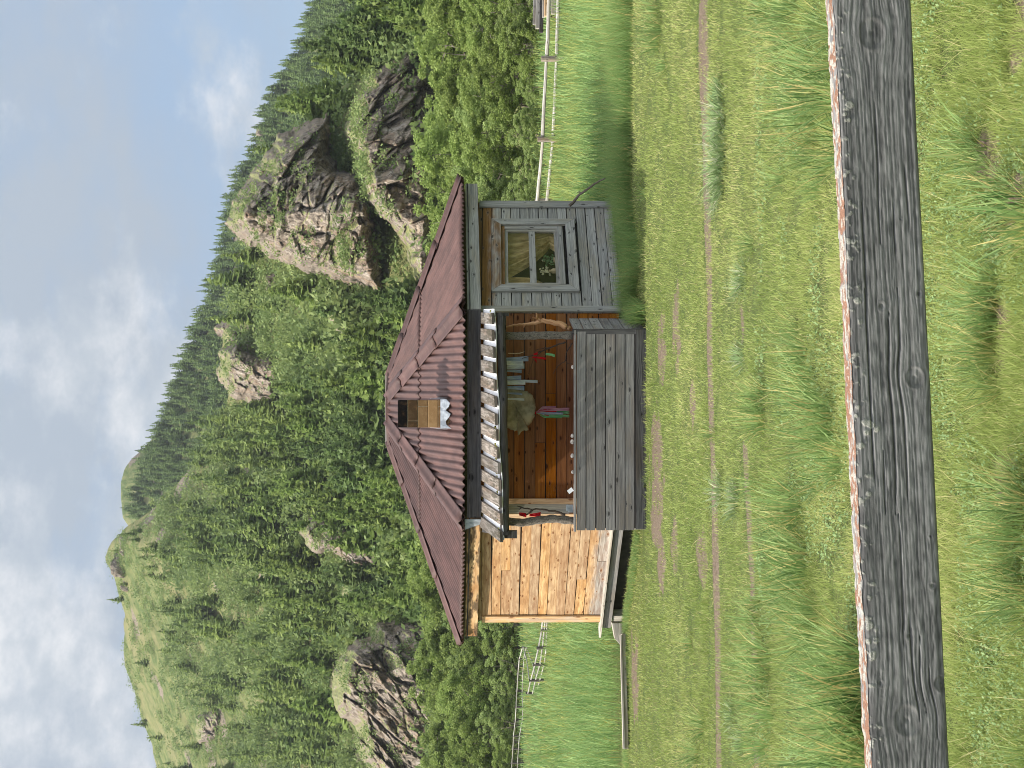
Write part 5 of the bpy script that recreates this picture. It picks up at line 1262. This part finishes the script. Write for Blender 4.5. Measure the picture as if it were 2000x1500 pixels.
# ---------------------------------------------------------------- vegetation
M['larch'] = leaf('larch_needles', (92, 116, 60), (158, 174, 96), (124, 146, 80), .4, .4)
M['pine'] = leaf('dark_conifer_needles', (80, 104, 60), (138, 156, 94), (108, 130, 78), .35, .4)
M['shrub'] = leaf('hill_shrub_leaves', (94, 118, 68), (154, 168, 104), (124, 144, 86), .4, .35)
M['decid'] = leaf('poplar_leaves', (102, 124, 60), (170, 184, 106), (132, 152, 82), .35, .4)
M['willow'] = leaf('willow_leaves', (112, 132, 76), (180, 192, 124), (144, 164, 100), .25, .4)
M['trunk'] = simple('grey_tree_bark', S(96, 88, 78), S(150, 142, 130), 6, .9, .5, .03)
def leaf_quads(Cn, size, R, elong=1.0, vert=0.0):
    n = len(Cn); a = R.normal(size=(n, 3)); a[:, 2] += vert; a /= np.linalg.norm(a, axis=1, keepdims=True); b = R.normal(size=(n, 3)); b -= a * (a * b).sum(1, keepdims=True); b /= np.linalg.norm(b, axis=1, keepdims=True)
    s = (size * R.uniform(.6, 1.3, n))[:, None]; V = np.stack([Cn - a * s * elong, Cn - b * s * .55, Cn + a * s * elong, Cn + b * s * .55], 1)
    V[:, 1] += a * s * .15 * elong; V[:, 3] += a * s * .15 * elong
    return V.reshape(-1, 3), np.arange(n * 4).reshape(-1, 4)
def conifer_arrays(seed, H=7.0, levels=16, per=9, full=True):
    """trunk, a ragged inner cone and whorls of drooping sprays"""
    R = np.random.default_rng(seed); V, Q, mi, cc = [], [], [], []
    ns = 5; r0 = .012 * H + .02
    for k in range(ns): V.append([r0 * math.cos(6.283 * k / ns), r0 * math.sin(6.283 * k / ns), -.6])
    for k in range(ns): V.append([.01 * math.cos(6.283 * k / ns), .01 * math.sin(6.283 * k / ns), H * .97])
    for k in range(ns): Q.append([k, (k + 1) % ns, ns + (k + 1) % ns, ns + k]); mi.append(1)
    cc += [.5] * (2 * ns); W = H * R.uniform(.20, .27)
    def quad(p, r):
        c = len(V); V.extend(list(np.array(p))); Q.append([c, c + 1, c + 2, c + 3]); mi.append(0); cc.extend([r] * 4)
    for l in range(levels):
        f = (l + .5) / levels; z = H * (.07 + .90 * f); rad = W * (1 - f) ** .82 * R.uniform(.8, 1.15) + .10; nb = max(4, int(per * (1 - .5 * f))); hl = H / levels
        for b in range(nb):
            a = 6.283 * (b + R.random()) / nb; rr = rad * R.uniform(.6, 1.15); dr = np.array([math.cos(a), math.sin(a), 0]); sd = np.array([-math.sin(a), math.cos(a), 0]) * rr * R.uniform(.42, .62); br = R.random() * .8
            top = np.array([0, 0, z + hl * R.uniform(.5, 1.1)]); tip = dr * rr + np.array([0, 0, z - rr * R.uniform(.0, .28)]); mid = dr * rr * .62 + np.array([0, 0, z + hl * .1])
            quad([top, mid - sd, tip, mid + sd], br)
            for q in range(4 if full else 1):
                ce = dr * rr * R.uniform(.45, 1.0) + np.array([0, 0, z + R.uniform(-.4, .6) * hl]) + R.normal(size=3) * .10 * rr; x = R.normal(size=3) * .5 + dr * .6 + np.array([0, 0, .5]); x *= (.20 + .16 * rr) * R.uniform(.7, 1.2) / np.linalg.norm(x); y = np.cross(x, R.normal(size=3)); y *= (.10 + .09 * rr) / (np.linalg.norm(y) + 1e-6)
                quad([ce - x * .6, ce + y, ce + x, ce - y], min(1, br + .25 * R.random()))
    quad([[-.14, 0, H * .88], [.14, 0, H * .88], [.02, .02, H * 1.03], [-.02, -.02, H * 1.03]], .5)
    quad([[0, -.14, H * .88], [0, .14, H * .88], [.02, .02, H * 1.03], [-.02, -.02, H * 1.03]], .5)
    cc = np.array(cc); return np.array(V), np.array(Q), np.stack([cc, cc * 0, cc * 0], 1), np.array(mi)
CON = [conifer_arrays(700 + k, 7, 17, 10) for k in range(6)]
CON_ME = []
for k, (V, Q, C, mi) in enumerate(CON):
    for mt in ('larch', 'pine'): CON_ME.append((mt, np_mesh('conifer_tree', V, [Q], [M[mt], M['trunk']], C, midx=mi)))
LOW = [conifer_arrays(800 + k, 7, 10, 8, False) for k in range(6)]
def inpoly(poly, X, Y):
    X, Y = np.asarray(X, float), np.asarray(Y, float); r = np.zeros(X.shape, bool); n = len(poly)
    for i in range(n):
        (x1, y1), (x2, y2) = poly[i], poly[(i + 1) % n]; c = ((y1 > Y) != (y2 > Y)) & (X < (x2 - x1) * (Y - y1) / (y2 - y1 + 1e-9) + x1); r ^= c
    return r
OPEN = [([(205, 1060), (205, 1500), (470, 1500), (400, 1380), (330, 1240), (300, 1130), (300, 1060)], .13),
        ([(330, 960), (430, 840), (470, 860), (450, 950), (380, 1010), (310, 1040)], .08), ([(440, 640), (620, 610), (640, 720), (470, 830), (440, 760)], .16),
        ([(680, 330), (720, 400), (860, 600), (800, 640), (690, 560)], .03), ([(620, 550), (800, 600), (800, 720), (640, 720)], .22), ([(470, 1160), (640, 1180), (640, 1400), (470, 1480)], .45), ([(690, 70), (1010, 70), (1010, 620), (690, 500)], .0), ([(700, 1215), (1010, 1215), (1010, 1590), (720, 1590)], .06)]
DENSE = [([(400, 860), (620, 780), (800, 800), (800, 1230), (640, 1220), (560, 1120), (400, 1060)], 1.15), ([(560, -100), (830, -100), (830, 60), (690, 150), (660, 230), (600, 250)], 1.2), ([(560, 1200), (760, 1200), (640, 1300), (700, 1500), (560, 1500)], .9)]
def cover(X, Y):
    cl = fbm(np.asarray(X) / 55, np.asarray(Y) / 55, 0, 91, 3); w = smooth(.38, .62, cl) * .75 + .05; o = np.ones(len(X))
    for p, k in OPEN: o = np.where(inpoly(p, X, Y), np.minimum(o, k), o)
    w = w * o
    for p, k in DENSE: w = np.where(inpoly(p, X, Y), np.maximum(w, k * (.35 + .65 * smooth(.33, .5, cl))), w)
    for p in CPOLY: w = np.where(inpoly(p, X, Y) | inpoly(p, np.asarray(X) - 22, Y) | inpoly(p, np.asarray(X) - 44, Y), w * .02, w)
    return w
Xs, Ys = RNG.uniform(200, 1000, 9500), RNG.uniform(-90, 1590, 9500)
d_f, rays = march(HF, Xs, Ys, 95, 470, 300)
ok = ~np.isnan(d_f); zf = d_f
mask = ok & (RNG.random(len(Xs)) < cover(Xs, Ys) * .42)
pts = rays[mask] * d_f[mask][:, None]; front = np.column_stack([pts[:, 0], pts[:, 1], HF.z(pts[:, 0], pts[:, 1]), Xs[mask], Ys[mask]])
az = front[:, 0] / front[:, 1]; dR = np.interp(az, HF.az, HF.d); front = front[(front[:, 1] < dR * .995) & (front[:, 1] > np.interp(az, [-.3, .3], HF.foot) + 3)]
# the wooded ridge behind
Xs, Ys = RNG.uniform(230, 860, 7500), RNG.uniform(-120, 1080, 7500); d_b, rays = march(HB, Xs, Ys, 230, 530, 300)
ok = ~np.isnan(d_b); pts = rays[ok] * d_b[ok][:, None]; back = np.column_stack([pts[:, 0], pts[:, 1], HB.z(pts[:, 0], pts[:, 1]), Xs[ok], Ys[ok]])
az = back[:, 0] / back[:, 1]; zfr = np.interp(az, HF.az, HF.zr); dfr = np.interp(az, HF.az, HF.d)
vis = (back[:, 2] + 9 - CAM_H) / back[:, 1] > (zfr - CAM_H) / dfr; back = back[vis]; az = az[vis]; back = back[(back[:, 1] < 521)]
skyl = []
for Yq in np.arange(-110, 1010, 4.5):          # a ragged fringe right on the skyline
    if 236 < Yq < 300: continue
    a = az_of(Yq + RNG.uniform(-4, 4)); d = np.interp(a, HB.az, HB.d) * RNG.uniform(.985, .999); skyl.append([a * d, d, float(HB.z(a * d, d)), 0, Yq])
back = np.concatenate([back, np.array(skyl)])
front_h = RNG.uniform(4.6, 9.8, len(front)) * np.where(front[:, 3] < 360, .62, 1.0); back_h = RNG.uniform(5.0, 8.6, len(back))
print('conifers', len(front), len(back))
# keep the largest in view as single trees
sz = front_h / front[:, 1]; order = np.argsort(-sz); single, rest = order[:292], order[292:]
REG = [(lambda X, Y: Y < 420, 'green conifer on the wooded slope to the right of the tall crag', 'conifers right of the tall crag'),
       (lambda X, Y: Y < 780, 'green conifer among the crags behind the right half of the roof', 'conifers among the crags'),
       (lambda X, Y: Y < 1120, 'dark green conifer in the thick wood behind the chimney and left roof slope', 'conifers behind the left roof slope'),
       (lambda X, Y: True, 'green conifer scattered on the hillside above the left-hand bushes', 'conifers on the left hillside')]
random.seed(5)
for i in single:
    x, y, z, X, Y = front[i]; mt = 'pine' if fbm(X / 80, Y / 80, 0, 95, 2) > .56 else 'larch'; me = random.choice([m for n_, m in CON_ME if n_ == mt])
    o = new_obj('conifer_tree', me); s = front_h[i] / 7; o.location = (x, y, z - .15); o.scale = (s * random.uniform(.95, 1.5),) * 2 + (s,); o.rotation_euler = (random.uniform(-.05, .05), random.uniform(-.05, .05), random.random() * 6.28)
    for fn, lab, grp in REG:
        if fn(X, Y): tag(o, lab, 'conifer', grp); break
def merged(name, P_, Hs, src, mats, label, base=7.0, wide=(.9, 1.35)):
    VV, QQ, CC, off = [], [], [], 0; idx = RNG.integers(0, len(src), len(P_)); rot = RNG.uniform(0, 6.283, len(P_)); wd = RNG.uniform(*wide, len(P_)); tint = RNG.uniform(-.38, .38, len(P_))
    for k, S_ in enumerate(src):
        V, Q, C = S_[:3]; sel = np.where(idx == k)[0]
        if not len(sel): continue
        s = (Hs[sel] / base)[:, None]; c, sn = np.cos(rot[sel])[:, None], np.sin(rot[sel])[:, None]; w = wd[sel][:, None]
        x = (V[None, :, 0] * c - V[None, :, 1] * sn) * s * w + P_[sel, 0:1]; y = (V[None, :, 0] * sn + V[None, :, 1] * c) * s * w + P_[sel, 1:2]; z = V[None, :, 2] * s + P_[sel, 2:3] - .1
        VV.append(np.stack([x, y, z], 2).reshape(-1, 3)); QQ.append((Q[None] + (np.arange(len(sel)) * len(V))[:, None, None]).reshape(-1, 4) + off)
        CC.append(np.clip(np.stack([C[None, :, 0] + tint[sel][:, None], C[None, :, 0] * 0 + 0 * s, C[None, :, 0] * 0 + 0 * s], 2), 0, 1).reshape(-1, 3)); off += len(sel) * len(V)
    o = new_obj(name, np_mesh(name, np.concatenate(VV), [np.concatenate(QQ)], mats, np.concatenate(CC))); return tag(o, label, kind='stuff')
merged('hillside_forest', front[rest], front_h[rest], LOW, M['larch'], 'mass of smaller conifers dotted over the hillside')
merged('ridge_forest', back, back_h, LOW, M['pine'], 'dense conifer forest covering the ridge behind the crags')
# low shrubs over the hillside
def shrub_arrays(seed, n=64):
    R = np.random.default_rng(seed); c = R.normal(size=(n, 3)) * [.55, .55, .34] + [0, 0, .45]; V, Q = leaf_quads(c, .17, R, 1.0); return V, Q, np.stack([np.repeat(R.random(n), 4)] + [np.zeros(4 * n)] * 2, 1)
SHR = [shrub_arrays(900 + k) for k in range(6)]
Xs, Ys = RNG.uniform(205, 1000, 16000), RNG.uniform(-90, 1590, 16000); d_s, rays = march(HF, Xs, Ys, 95, 470, 300); cl = fbm(Xs / 26, Ys / 26, 0, 97, 3)
op = np.where((Xs > 790) & (Ys > 70) & (Ys < 620), .1, 1.0)
op = np.where(inpoly(OPEN[3][0], Xs, Ys), .15, op); op = np.where(inpoly(OPEN[0][0], Xs, Ys), 1.3, op)
for p in CPOLY: op = np.where(inpoly(p, Xs, Ys), 0.0, op)
k = ~np.isnan(d_s) & (RNG.random(len(Xs)) < smooth(.28, .5, cl) * .85 * op); pts = rays[k] * d_s[k][:, None]; az = pts[:, 0] / pts[:, 1]; good = (pts[:, 1] > np.interp(az, [-.3, .3], HF.foot) + 2) & (pts[:, 1] < np.interp(az, HF.az, HF.d) * .995); pts = pts[good]
shp = np.column_stack([pts[:, 0], pts[:, 1], HF.z(pts[:, 0], pts[:, 1])]); print('shrubs', len(shp))
merged('hillside_scrub', shp, RNG.uniform(.6, 2.0, len(shp)) * np.where(shp[:, 1] > 330, .8, 1), SHR, M['shrub'], 'low green scrub over the hillside', 1.0)
# rounded broadleaf thickets between the conifers
def thicket_arrays(seed, n=210):
    R = np.random.default_rng(seed); cs = R.normal(size=(9, 3)) * [.42, .42, .30] + [0, 0, .62]; c = cs[R.integers(0, 9, n)] + R.normal(size=(n, 3)) * .17; V, Q = leaf_quads(c, .085, R, 1.1); r = np.repeat(np.clip(R.normal(.5, .2, n), 0, 1), 4); return V, Q, np.stack([r, r * 0, r * 0], 1)
THK = [thicket_arrays(950 + k) for k in range(6)]
Xs, Ys = RNG.uniform(330, 1000, 5200), RNG.uniform(-90, 1590, 5200); d_t, rays = march(HF, Xs, Ys, 95, 470, 300); cl = fbm(Xs / 40, Ys / 40, 0, 99, 3)
op = np.where((Xs > 790) & (Ys > 70) & (Ys < 620), .1, 1.0); op = np.where(inpoly(OPEN[0][0], Xs, Ys) | inpoly(OPEN[3][0], Xs, Ys), .12, op)
for p in CPOLY: op = np.where(inpoly(p, Xs, Ys) | inpoly(p, Xs - 20, Ys), 0.0, op)
k = ~np.isnan(d_t) & (RNG.random(len(Xs)) < smooth(.36, .56, cl) * .42 * op); pts = rays[k] * d_t[k][:, None]; az = pts[:, 0] / pts[:, 1]; good = (pts[:, 1] > np.interp(az, [-.3, .3], HF.foot) + 2) & (pts[:, 1] < np.interp(az, HF.az, HF.d) * .985); pts = pts[good]
thk = np.column_stack([pts[:, 0], pts[:, 1], HF.z(pts[:, 0], pts[:, 1])]); print('thickets', len(thk))
merged('hillside_thicket', thk, RNG.uniform(2.6, 4.8, len(thk)), THK, M['shrub'], 'rounded broadleaf thickets filling the gaps between the hillside conifers', 1.0, (.85, 1.2))
# tufts of grass and bushes clinging to the crags
CV = []
deps = bpy.context.evaluated_depsgraph_get()
for o in [o for o in COL.objects if o.name.startswith('crag')]:
    me = o.data; n = len(me.polygons); ctr = np.zeros(n * 3); nor = np.zeros(n * 3); me.polygons.foreach_get('center', ctr); me.polygons.foreach_get('normal', nor); ctr = ctr.reshape(-1, 3); nor = nor.reshape(-1, 3)
    k = (nor[:, 2] > .62) & (nor[:, 1] < .2) & (RNG.random(n) < .03 * smooth(.35, .6, fbm(ctr[:, 0] / 5, ctr[:, 1] / 5, ctr[:, 2] / 5, 5, 3))); CV.append(ctr[k])
CV = np.concatenate(CV); print('crag plants', len(CV)); CV = CV[RNG.permutation(len(CV))[:2600]]
merged('crag_scrub', CV, RNG.uniform(.35, 1.1, len(CV)), SHR, M['shrub'], 'grass and scrub clinging to ledges of the crags', 1.0)

# ---------------------------------------------------------------- broadleaf trees at the foot of the hill
def tree_variant(seed, kind):
    R = np.random.default_rng(seed); H = 7.0; mbt = MB(); crown_c = []; random.seed(seed)
    wide = {'poplar': .26, 'bush': .46, 'willow': .38}[kind]
    nst = {'poplar': 1, 'bush': 4, 'willow': 3}[kind]
    for s in range(nst):
        a = 6.283 * s / nst + R.random(); ln = R.uniform(.05, .28) * (nst > 1); pts = [np.array([.12 * math.cos(a) * (nst > 1), .12 * math.sin(a) * (nst > 1), -.3])]; hh = H * (.86 if nst == 1 else R.uniform(.6, .85))
        for k in range(1, 7):
            f = k / 6; pts.append(np.array([math.cos(a) * ln * hh * f ** 1.3, math.sin(a) * ln * hh * f ** 1.3, hh * f]) + R.normal(size=3) * .07 * f)
        mbt.tube(pts, [(.11 if nst == 1 else .075) * (1 - .85 * k / 6) for k in range(7)], 7)
        for l in range(9 if nst == 1 else 5):
            f = R.uniform(.22, .95); j = min(5, int(f * 6)); o = pts[j] + (pts[j + 1] - pts[j]) * (f * 6 - j); b = R.random() * 6.283; rr = H * wide * (1.15 - .75 * f) * R.uniform(.6, 1.05); tip = o + np.array([math.cos(b) * rr, math.sin(b) * rr, rr * R.uniform(.3, .9)])
            mid = (o + tip) / 2 + np.array([0, 0, -.08 * rr]); mbt.tube([o, mid, tip], [.04, .028, .010], 5); crown_c += [tip, mid * .4 + tip * .6, mid]
    # clumps over an uneven envelope
    ncl = 46
    for k in range(ncl):
        f = R.uniform(.10 if kind != 'poplar' else .16, 1.0); prof = (math.sin(math.pi * min(1, f * .86 + .12)) ** .75) if kind != 'poplar' else (math.sin(math.pi * min(1, f * .9 + .08)) ** .8)
        a = R.random() * 6.283; r = H * wide * prof * R.uniform(.45, 1.0) ** .6 * (1 + .25 * math.sin(3 * a + seed)); crown_c.append(np.array([r * math.cos(a), r * math.sin(a), H * f * .97]))
    Cn, off = [], []
    for c in crown_c:
        n = int(R.integers(80, 165)); s = R.uniform(.22, .48); q = R.normal(size=(n, 3)); q /= np.linalg.norm(q, axis=1, keepdims=True); q *= (R.random((n, 1)) ** .4) * s * np.array([1.15, 1.15, .85]); Cn.append(c + q)
    Cn = np.concatenate(Cn); Cn = Cn[Cn[:, 2] > .1]
    V, Q = leaf_quads(Cn, (.088 if kind != 'willow' else .082), R, 1.0 if kind != 'willow' else 1.5); r = np.repeat(np.clip(R.normal(.5, .22, len(Cn)) + .25 * (fbm(Cn[:, 0], Cn[:, 1], Cn[:, 2], seed, 2) - .5) * 2, 0, 1), 4)
    cm = np_mesh('crown', V, [Q], M['willow' if kind == 'willow' else 'decid'], np.stack([r, r * 0, r * 0], 1))
    to = mbt.build('trunk', M['trunk'], None); tm = to.data; bpy.data.objects.remove(to)
    return tm, cm
TRV = {k: [tree_variant(1000 + 10 * j + i, k) for i in range(4 if k != 'poplar' else 3)] for j, k in enumerate(('poplar', 'bush', 'willow'))}
def plant(X_base, Y, X_top, d, kind, label, group, wide=1.0):
    b = P(X_base, Y, d); hgt = P(X_top, Y, d)[2] - b[2]; b[2] = float(gz(b[0], b[1])) - .05; hgt = P(X_top, Y, d)[2] - b[2]
    tm, cm = random.choice(TRV[kind]); nm = {'poplar': 'young_tree', 'bush': 'leafy_bush', 'willow': 'willow_bush'}[kind]
    root = empty(nm, b, label, 'tree' if kind == 'poplar' else 'bush', group); s = hgt / 7.1; root.scale = (s * wide * random.uniform(.9, 1.1),) * 2 + (s,); root.rotation_euler = (0, 0, random.random() * 6.28)
    new_obj('trunk', tm, root); new_obj('crown', cm, root)
random.seed(31)
gA, gB = 'trees behind the right-hand pole fence', 'trees behind the far left fence'
for Y in np.arange(-95, 900, 30):              # taller back row on the right, running behind the roof
    plant(1050, Y + random.uniform(-9, 9), 822 + random.uniform(-24, 30) + (14 if Y > 420 else 0), 88 + random.uniform(-4, 6), random.choice(['poplar', 'bush', 'poplar']), 'leafy tree in the tall back row behind the right-hand pole fence and the cabin', gA, 1.25)
for Y in np.arange(-100, 470, 40):
    plant(1058, Y + random.uniform(-12, 12), 893 + random.uniform(-34, 36), 74 + random.uniform(-4, 4), random.choice(['bush', 'willow', 'bush']), 'bushy green tree in the middle row behind the right-hand pole fence', 'middle row behind the right-hand pole fence', 1.2)
for Y in np.arange(-80, 440, 44):
    plant(1064, Y + random.uniform(-12, 12), 985 + random.uniform(-22, 22), 64 + random.uniform(-3, 3), random.choice(['willow', 'bush']), 'low grey-green bush right behind the rails of the right-hand pole fence', 'low bushes at the right-hand pole fence', 1.35)
for Y in np.arange(900, 1600, 34):             # left rows
    plant(1008, Y + random.uniform(-9, 9), (806 if Y < 1250 else 812) + random.uniform(-26, 26), 128 + random.uniform(-4, 6), random.choice(['poplar', 'bush', 'poplar']), 'yellow-green tree in the tall back row behind the far left fence', gB, 1.25)
for Y in np.arange(1030, 1590, 46):
    plant(1010, Y + random.uniform(-10, 10), 868 + random.uniform(-26, 30), 117 + random.uniform(-3, 3), random.choice(['bush', 'willow', 'bush']), 'rounded green bush in the middle row behind the far left fence', 'middle row behind the far left fence', 1.15)
for Y in np.arange(1180, 1590, 38):
    plant(1012, Y + random.uniform(-10, 10), 935 + random.uniform(-18, 22), 108 + random.uniform(-2, 2), random.choice(['willow', 'willow', 'bush']), 'low grey-green willow bush just behind the far left fence', 'low bushes at the far left fence', 1.3)

# ================================================================ sky, sun, camera
w = bpy.data.worlds.new('World'); SC.world = w; w.use_nodes = True; t = w.node_tree; t.nodes.clear()
SUN_EL, SUN_AZ = math.radians(47), math.radians(-98)         # azimuth from +Y (view) towards +X
def nd(typ, **k):
    q = t.nodes.new('ShaderNode' + typ)
    for a, b in k.items(): setattr(q, a, b)
    return q
out = nd('OutputWorld'); bg = nd('Background'); bg.inputs[1].default_value = .13
sky = nd('TexSky', sky_type='NISHITA'); sky.sun_disc = False; sky.sun_elevation = SUN_EL; sky.sun_rotation = SUN_AZ; sky.air_density = 1.0; sky.dust_density = 1.2; sky.ozone_density = 1.6; sky.altitude = 1200
tc = nd('TexCoord'); sp = nd('SeparateXYZ'); t.links.new(tc.outputs['Generated'], sp.inputs[0])
def mth(op, a, b=None, c=None, clamp=False):
    q = nd('Math', operation=op, use_clamp=clamp)
    for i, s in enumerate((a, b, c)):
        if s is None: continue
        if hasattr(s, 'is_output'): t.links.new(s, q.inputs[i])
        else: q.inputs[i].default_value = s
    return q.outputs[0]
def nz(scale, detail, rough, loc=(0, 0, 0), sc=(1, 1, 1)):
    m = nd('Mapping'); t.links.new(tc.outputs['Generated'], m.inputs[0]); m.inputs['Location'].default_value = loc; m.inputs['Scale'].default_value = sc
    q = nd('TexNoise'); q.inputs['Scale'].default_value = scale; q.inputs['Detail'].default_value = detail; q.inputs['Roughness'].default_value = rough; t.links.new(m.outputs[0], q.inputs['Vector']); return q.outputs[0]
def rng(v, a, b):
    q = nd('MapRange', interpolation_type='SMOOTHSTEP'); t.links.new(v, q.inputs[0]); q.inputs[1].default_value = a; q.inputs[2].default_value = b; return q.outputs[0]
low = nd('Mix', data_type='RGBA'); t.links.new(rng(sp.outputs[2], .60, .42), low.inputs[0]); t.links.new(sky.outputs[0], low.inputs[6])
lo2 = nd('Mix', data_type='RGBA'); lo2.inputs[0].default_value = .75; t.links.new(sky.outputs[0], lo2.inputs[6]); lo2.inputs[7].default_value = (1.22, 1.86, 2.72, 1); t.links.new(lo2.outputs[2], low.inputs[7])   # clear low sky
thin = rng(nz(3.6, 6, .58, (1.3, .2, .4), (1, 1, 2.0)), .30, .66); fib = rng(nz(11, 6, .6, (.3, .7, 0), (1, 1, 2.6)), .30, .72)
veil = mth('MULTIPLY_ADD', thin, .42, mth('MULTIPLY', rng(sp.outputs[0], .30, -.06), .38))
veil = mth('ADD', veil, mth('MULTIPLY', rng(sp.outputs[2], .20, .34), .42)); veil = mth('ADD', veil, .20)
veil = mth('MULTIPLY', veil, mth('MULTIPLY_ADD', fib, .5, .72), clamp=True)
cum = rng(mth('ADD', nz(6.5, 8, .60, (.55, 0, .1), (1, 1, 1.6)), mth('MULTIPLY', rng(sp.outputs[0], .08, -.24), .16)), .54, .76)   # bright heaps towards the left
c1 = nd('Mix', data_type='RGBA'); t.links.new(veil, c1.inputs[0]); t.links.new(low.outputs[2], c1.inputs[6]); c1.inputs[7].default_value = (1.85, 2.15, 2.55, 1)
shd = nd('Mix', data_type='RGBA'); t.links.new(rng(nz(14, 5, .6, (.2, .1, .9), (1, 1, 1.5)), .35, .65), shd.inputs[0]); shd.inputs[6].default_value = (2.3, 2.55, 2.85, 1); shd.inputs[7].default_value = (3.7, 3.75, 3.85, 1)
c2 = nd('Mix', data_type='RGBA'); t.links.new(cum, c2.inputs[0]); t.links.new(c1.outputs[2], c2.inputs[6]); t.links.new(shd.outputs[2], c2.inputs[7])
c3 = nd('Mix', data_type='RGBA'); t.links.new(mth('MULTIPLY', rng(sp.outputs[2], .38, .65), .75), c3.inputs[0]); t.links.new(c2.outputs[2], c3.inputs[6]); c3.inputs[7].default_value = (9.0, 9.2, 9.6, 1)   # bright cloud added overhead, out of view, as soft fill light
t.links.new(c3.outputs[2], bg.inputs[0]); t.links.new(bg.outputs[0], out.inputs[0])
sun = bpy.data.lights.new('sun', 'SUN'); sun.energy = 3.8; sun.angle = math.radians(.9); sun.color = (1, .93, .82)
so = bpy.data.objects.new('sun', sun); COL.objects.link(so)
sd = Vector((math.cos(SUN_EL) * math.sin(SUN_AZ), math.cos(SUN_EL) * math.cos(SUN_AZ), math.sin(SUN_EL))); so.rotation_euler = sd.to_track_quat('Z', 'Y').to_euler(); so.location = (-20, 10, 30)

cam = bpy.data.cameras.new('camera'); co = bpy.data.objects.new('camera', cam); COL.objects.link(co); SC.camera = co
cam.sensor_fit = 'HORIZONTAL'; cam.sensor_width = 36; cam.lens = 36 * F / 2000; cam.clip_start = .05; cam.clip_end = 3000
from mathutils import Matrix
lx, ly, lz = -UPV, np.array([1.0, 0, 0]), -FWD           # the photo lies on its side: its left is up
co.matrix_world = Matrix(((lx[0], ly[0], lz[0], 0), (lx[1], ly[1], lz[1], 0), (lx[2], ly[2], lz[2], CAM_H), (0, 0, 0, 1)))
hz = MB(); hx, hy0, hy1, hzt = 620.0, -30.0, 890.0, 330.0
hz.quadbox([(-hx, hy0, -330), (hx, hy0, -330), (hx, hy0, hzt), (-hx, hy0, hzt), (-hx, hy1, -330), (hx, hy1, -330), (hx, hy1, hzt), (-hx, hy1, hzt)], 1, 1, 1)
hm = bpy.data.materials.new('pale_air'); hm.use_nodes = True; ht = hm.node_tree; ht.nodes.clear(); ho = ht.nodes.new('ShaderNodeOutputMaterial'); hv = ht.nodes.new('ShaderNodeVolumePrincipled')
hv.inputs['Color'].default_value = (.86, .92, 1, 1); hv.inputs['Density'].default_value = .00013; hv.inputs['Anisotropy'].default_value = .2; ht.links.new(hv.outputs[0], ho.inputs['Volume'])
tag(hz.build('haze', hm, None), 'thin pale summer haze in the valley air', kind='stuff')
vs = SC.view_settings; vs.view_transform = 'Standard'; vs.look = 'None'; vs.exposure = .85; vs.gamma = 1; vs.use_curve_mapping = False
SC.cycles.use_denoising = True; SC.cycles.filter_width = 1.0; SC.cycles.max_bounces = 6; SC.cycles.transparent_max_bounces = 8; SC.cycles.diffuse_bounces = 3
try: SC.cycles.denoiser = 'OPENIMAGEDENOISE'
except Exception: pass
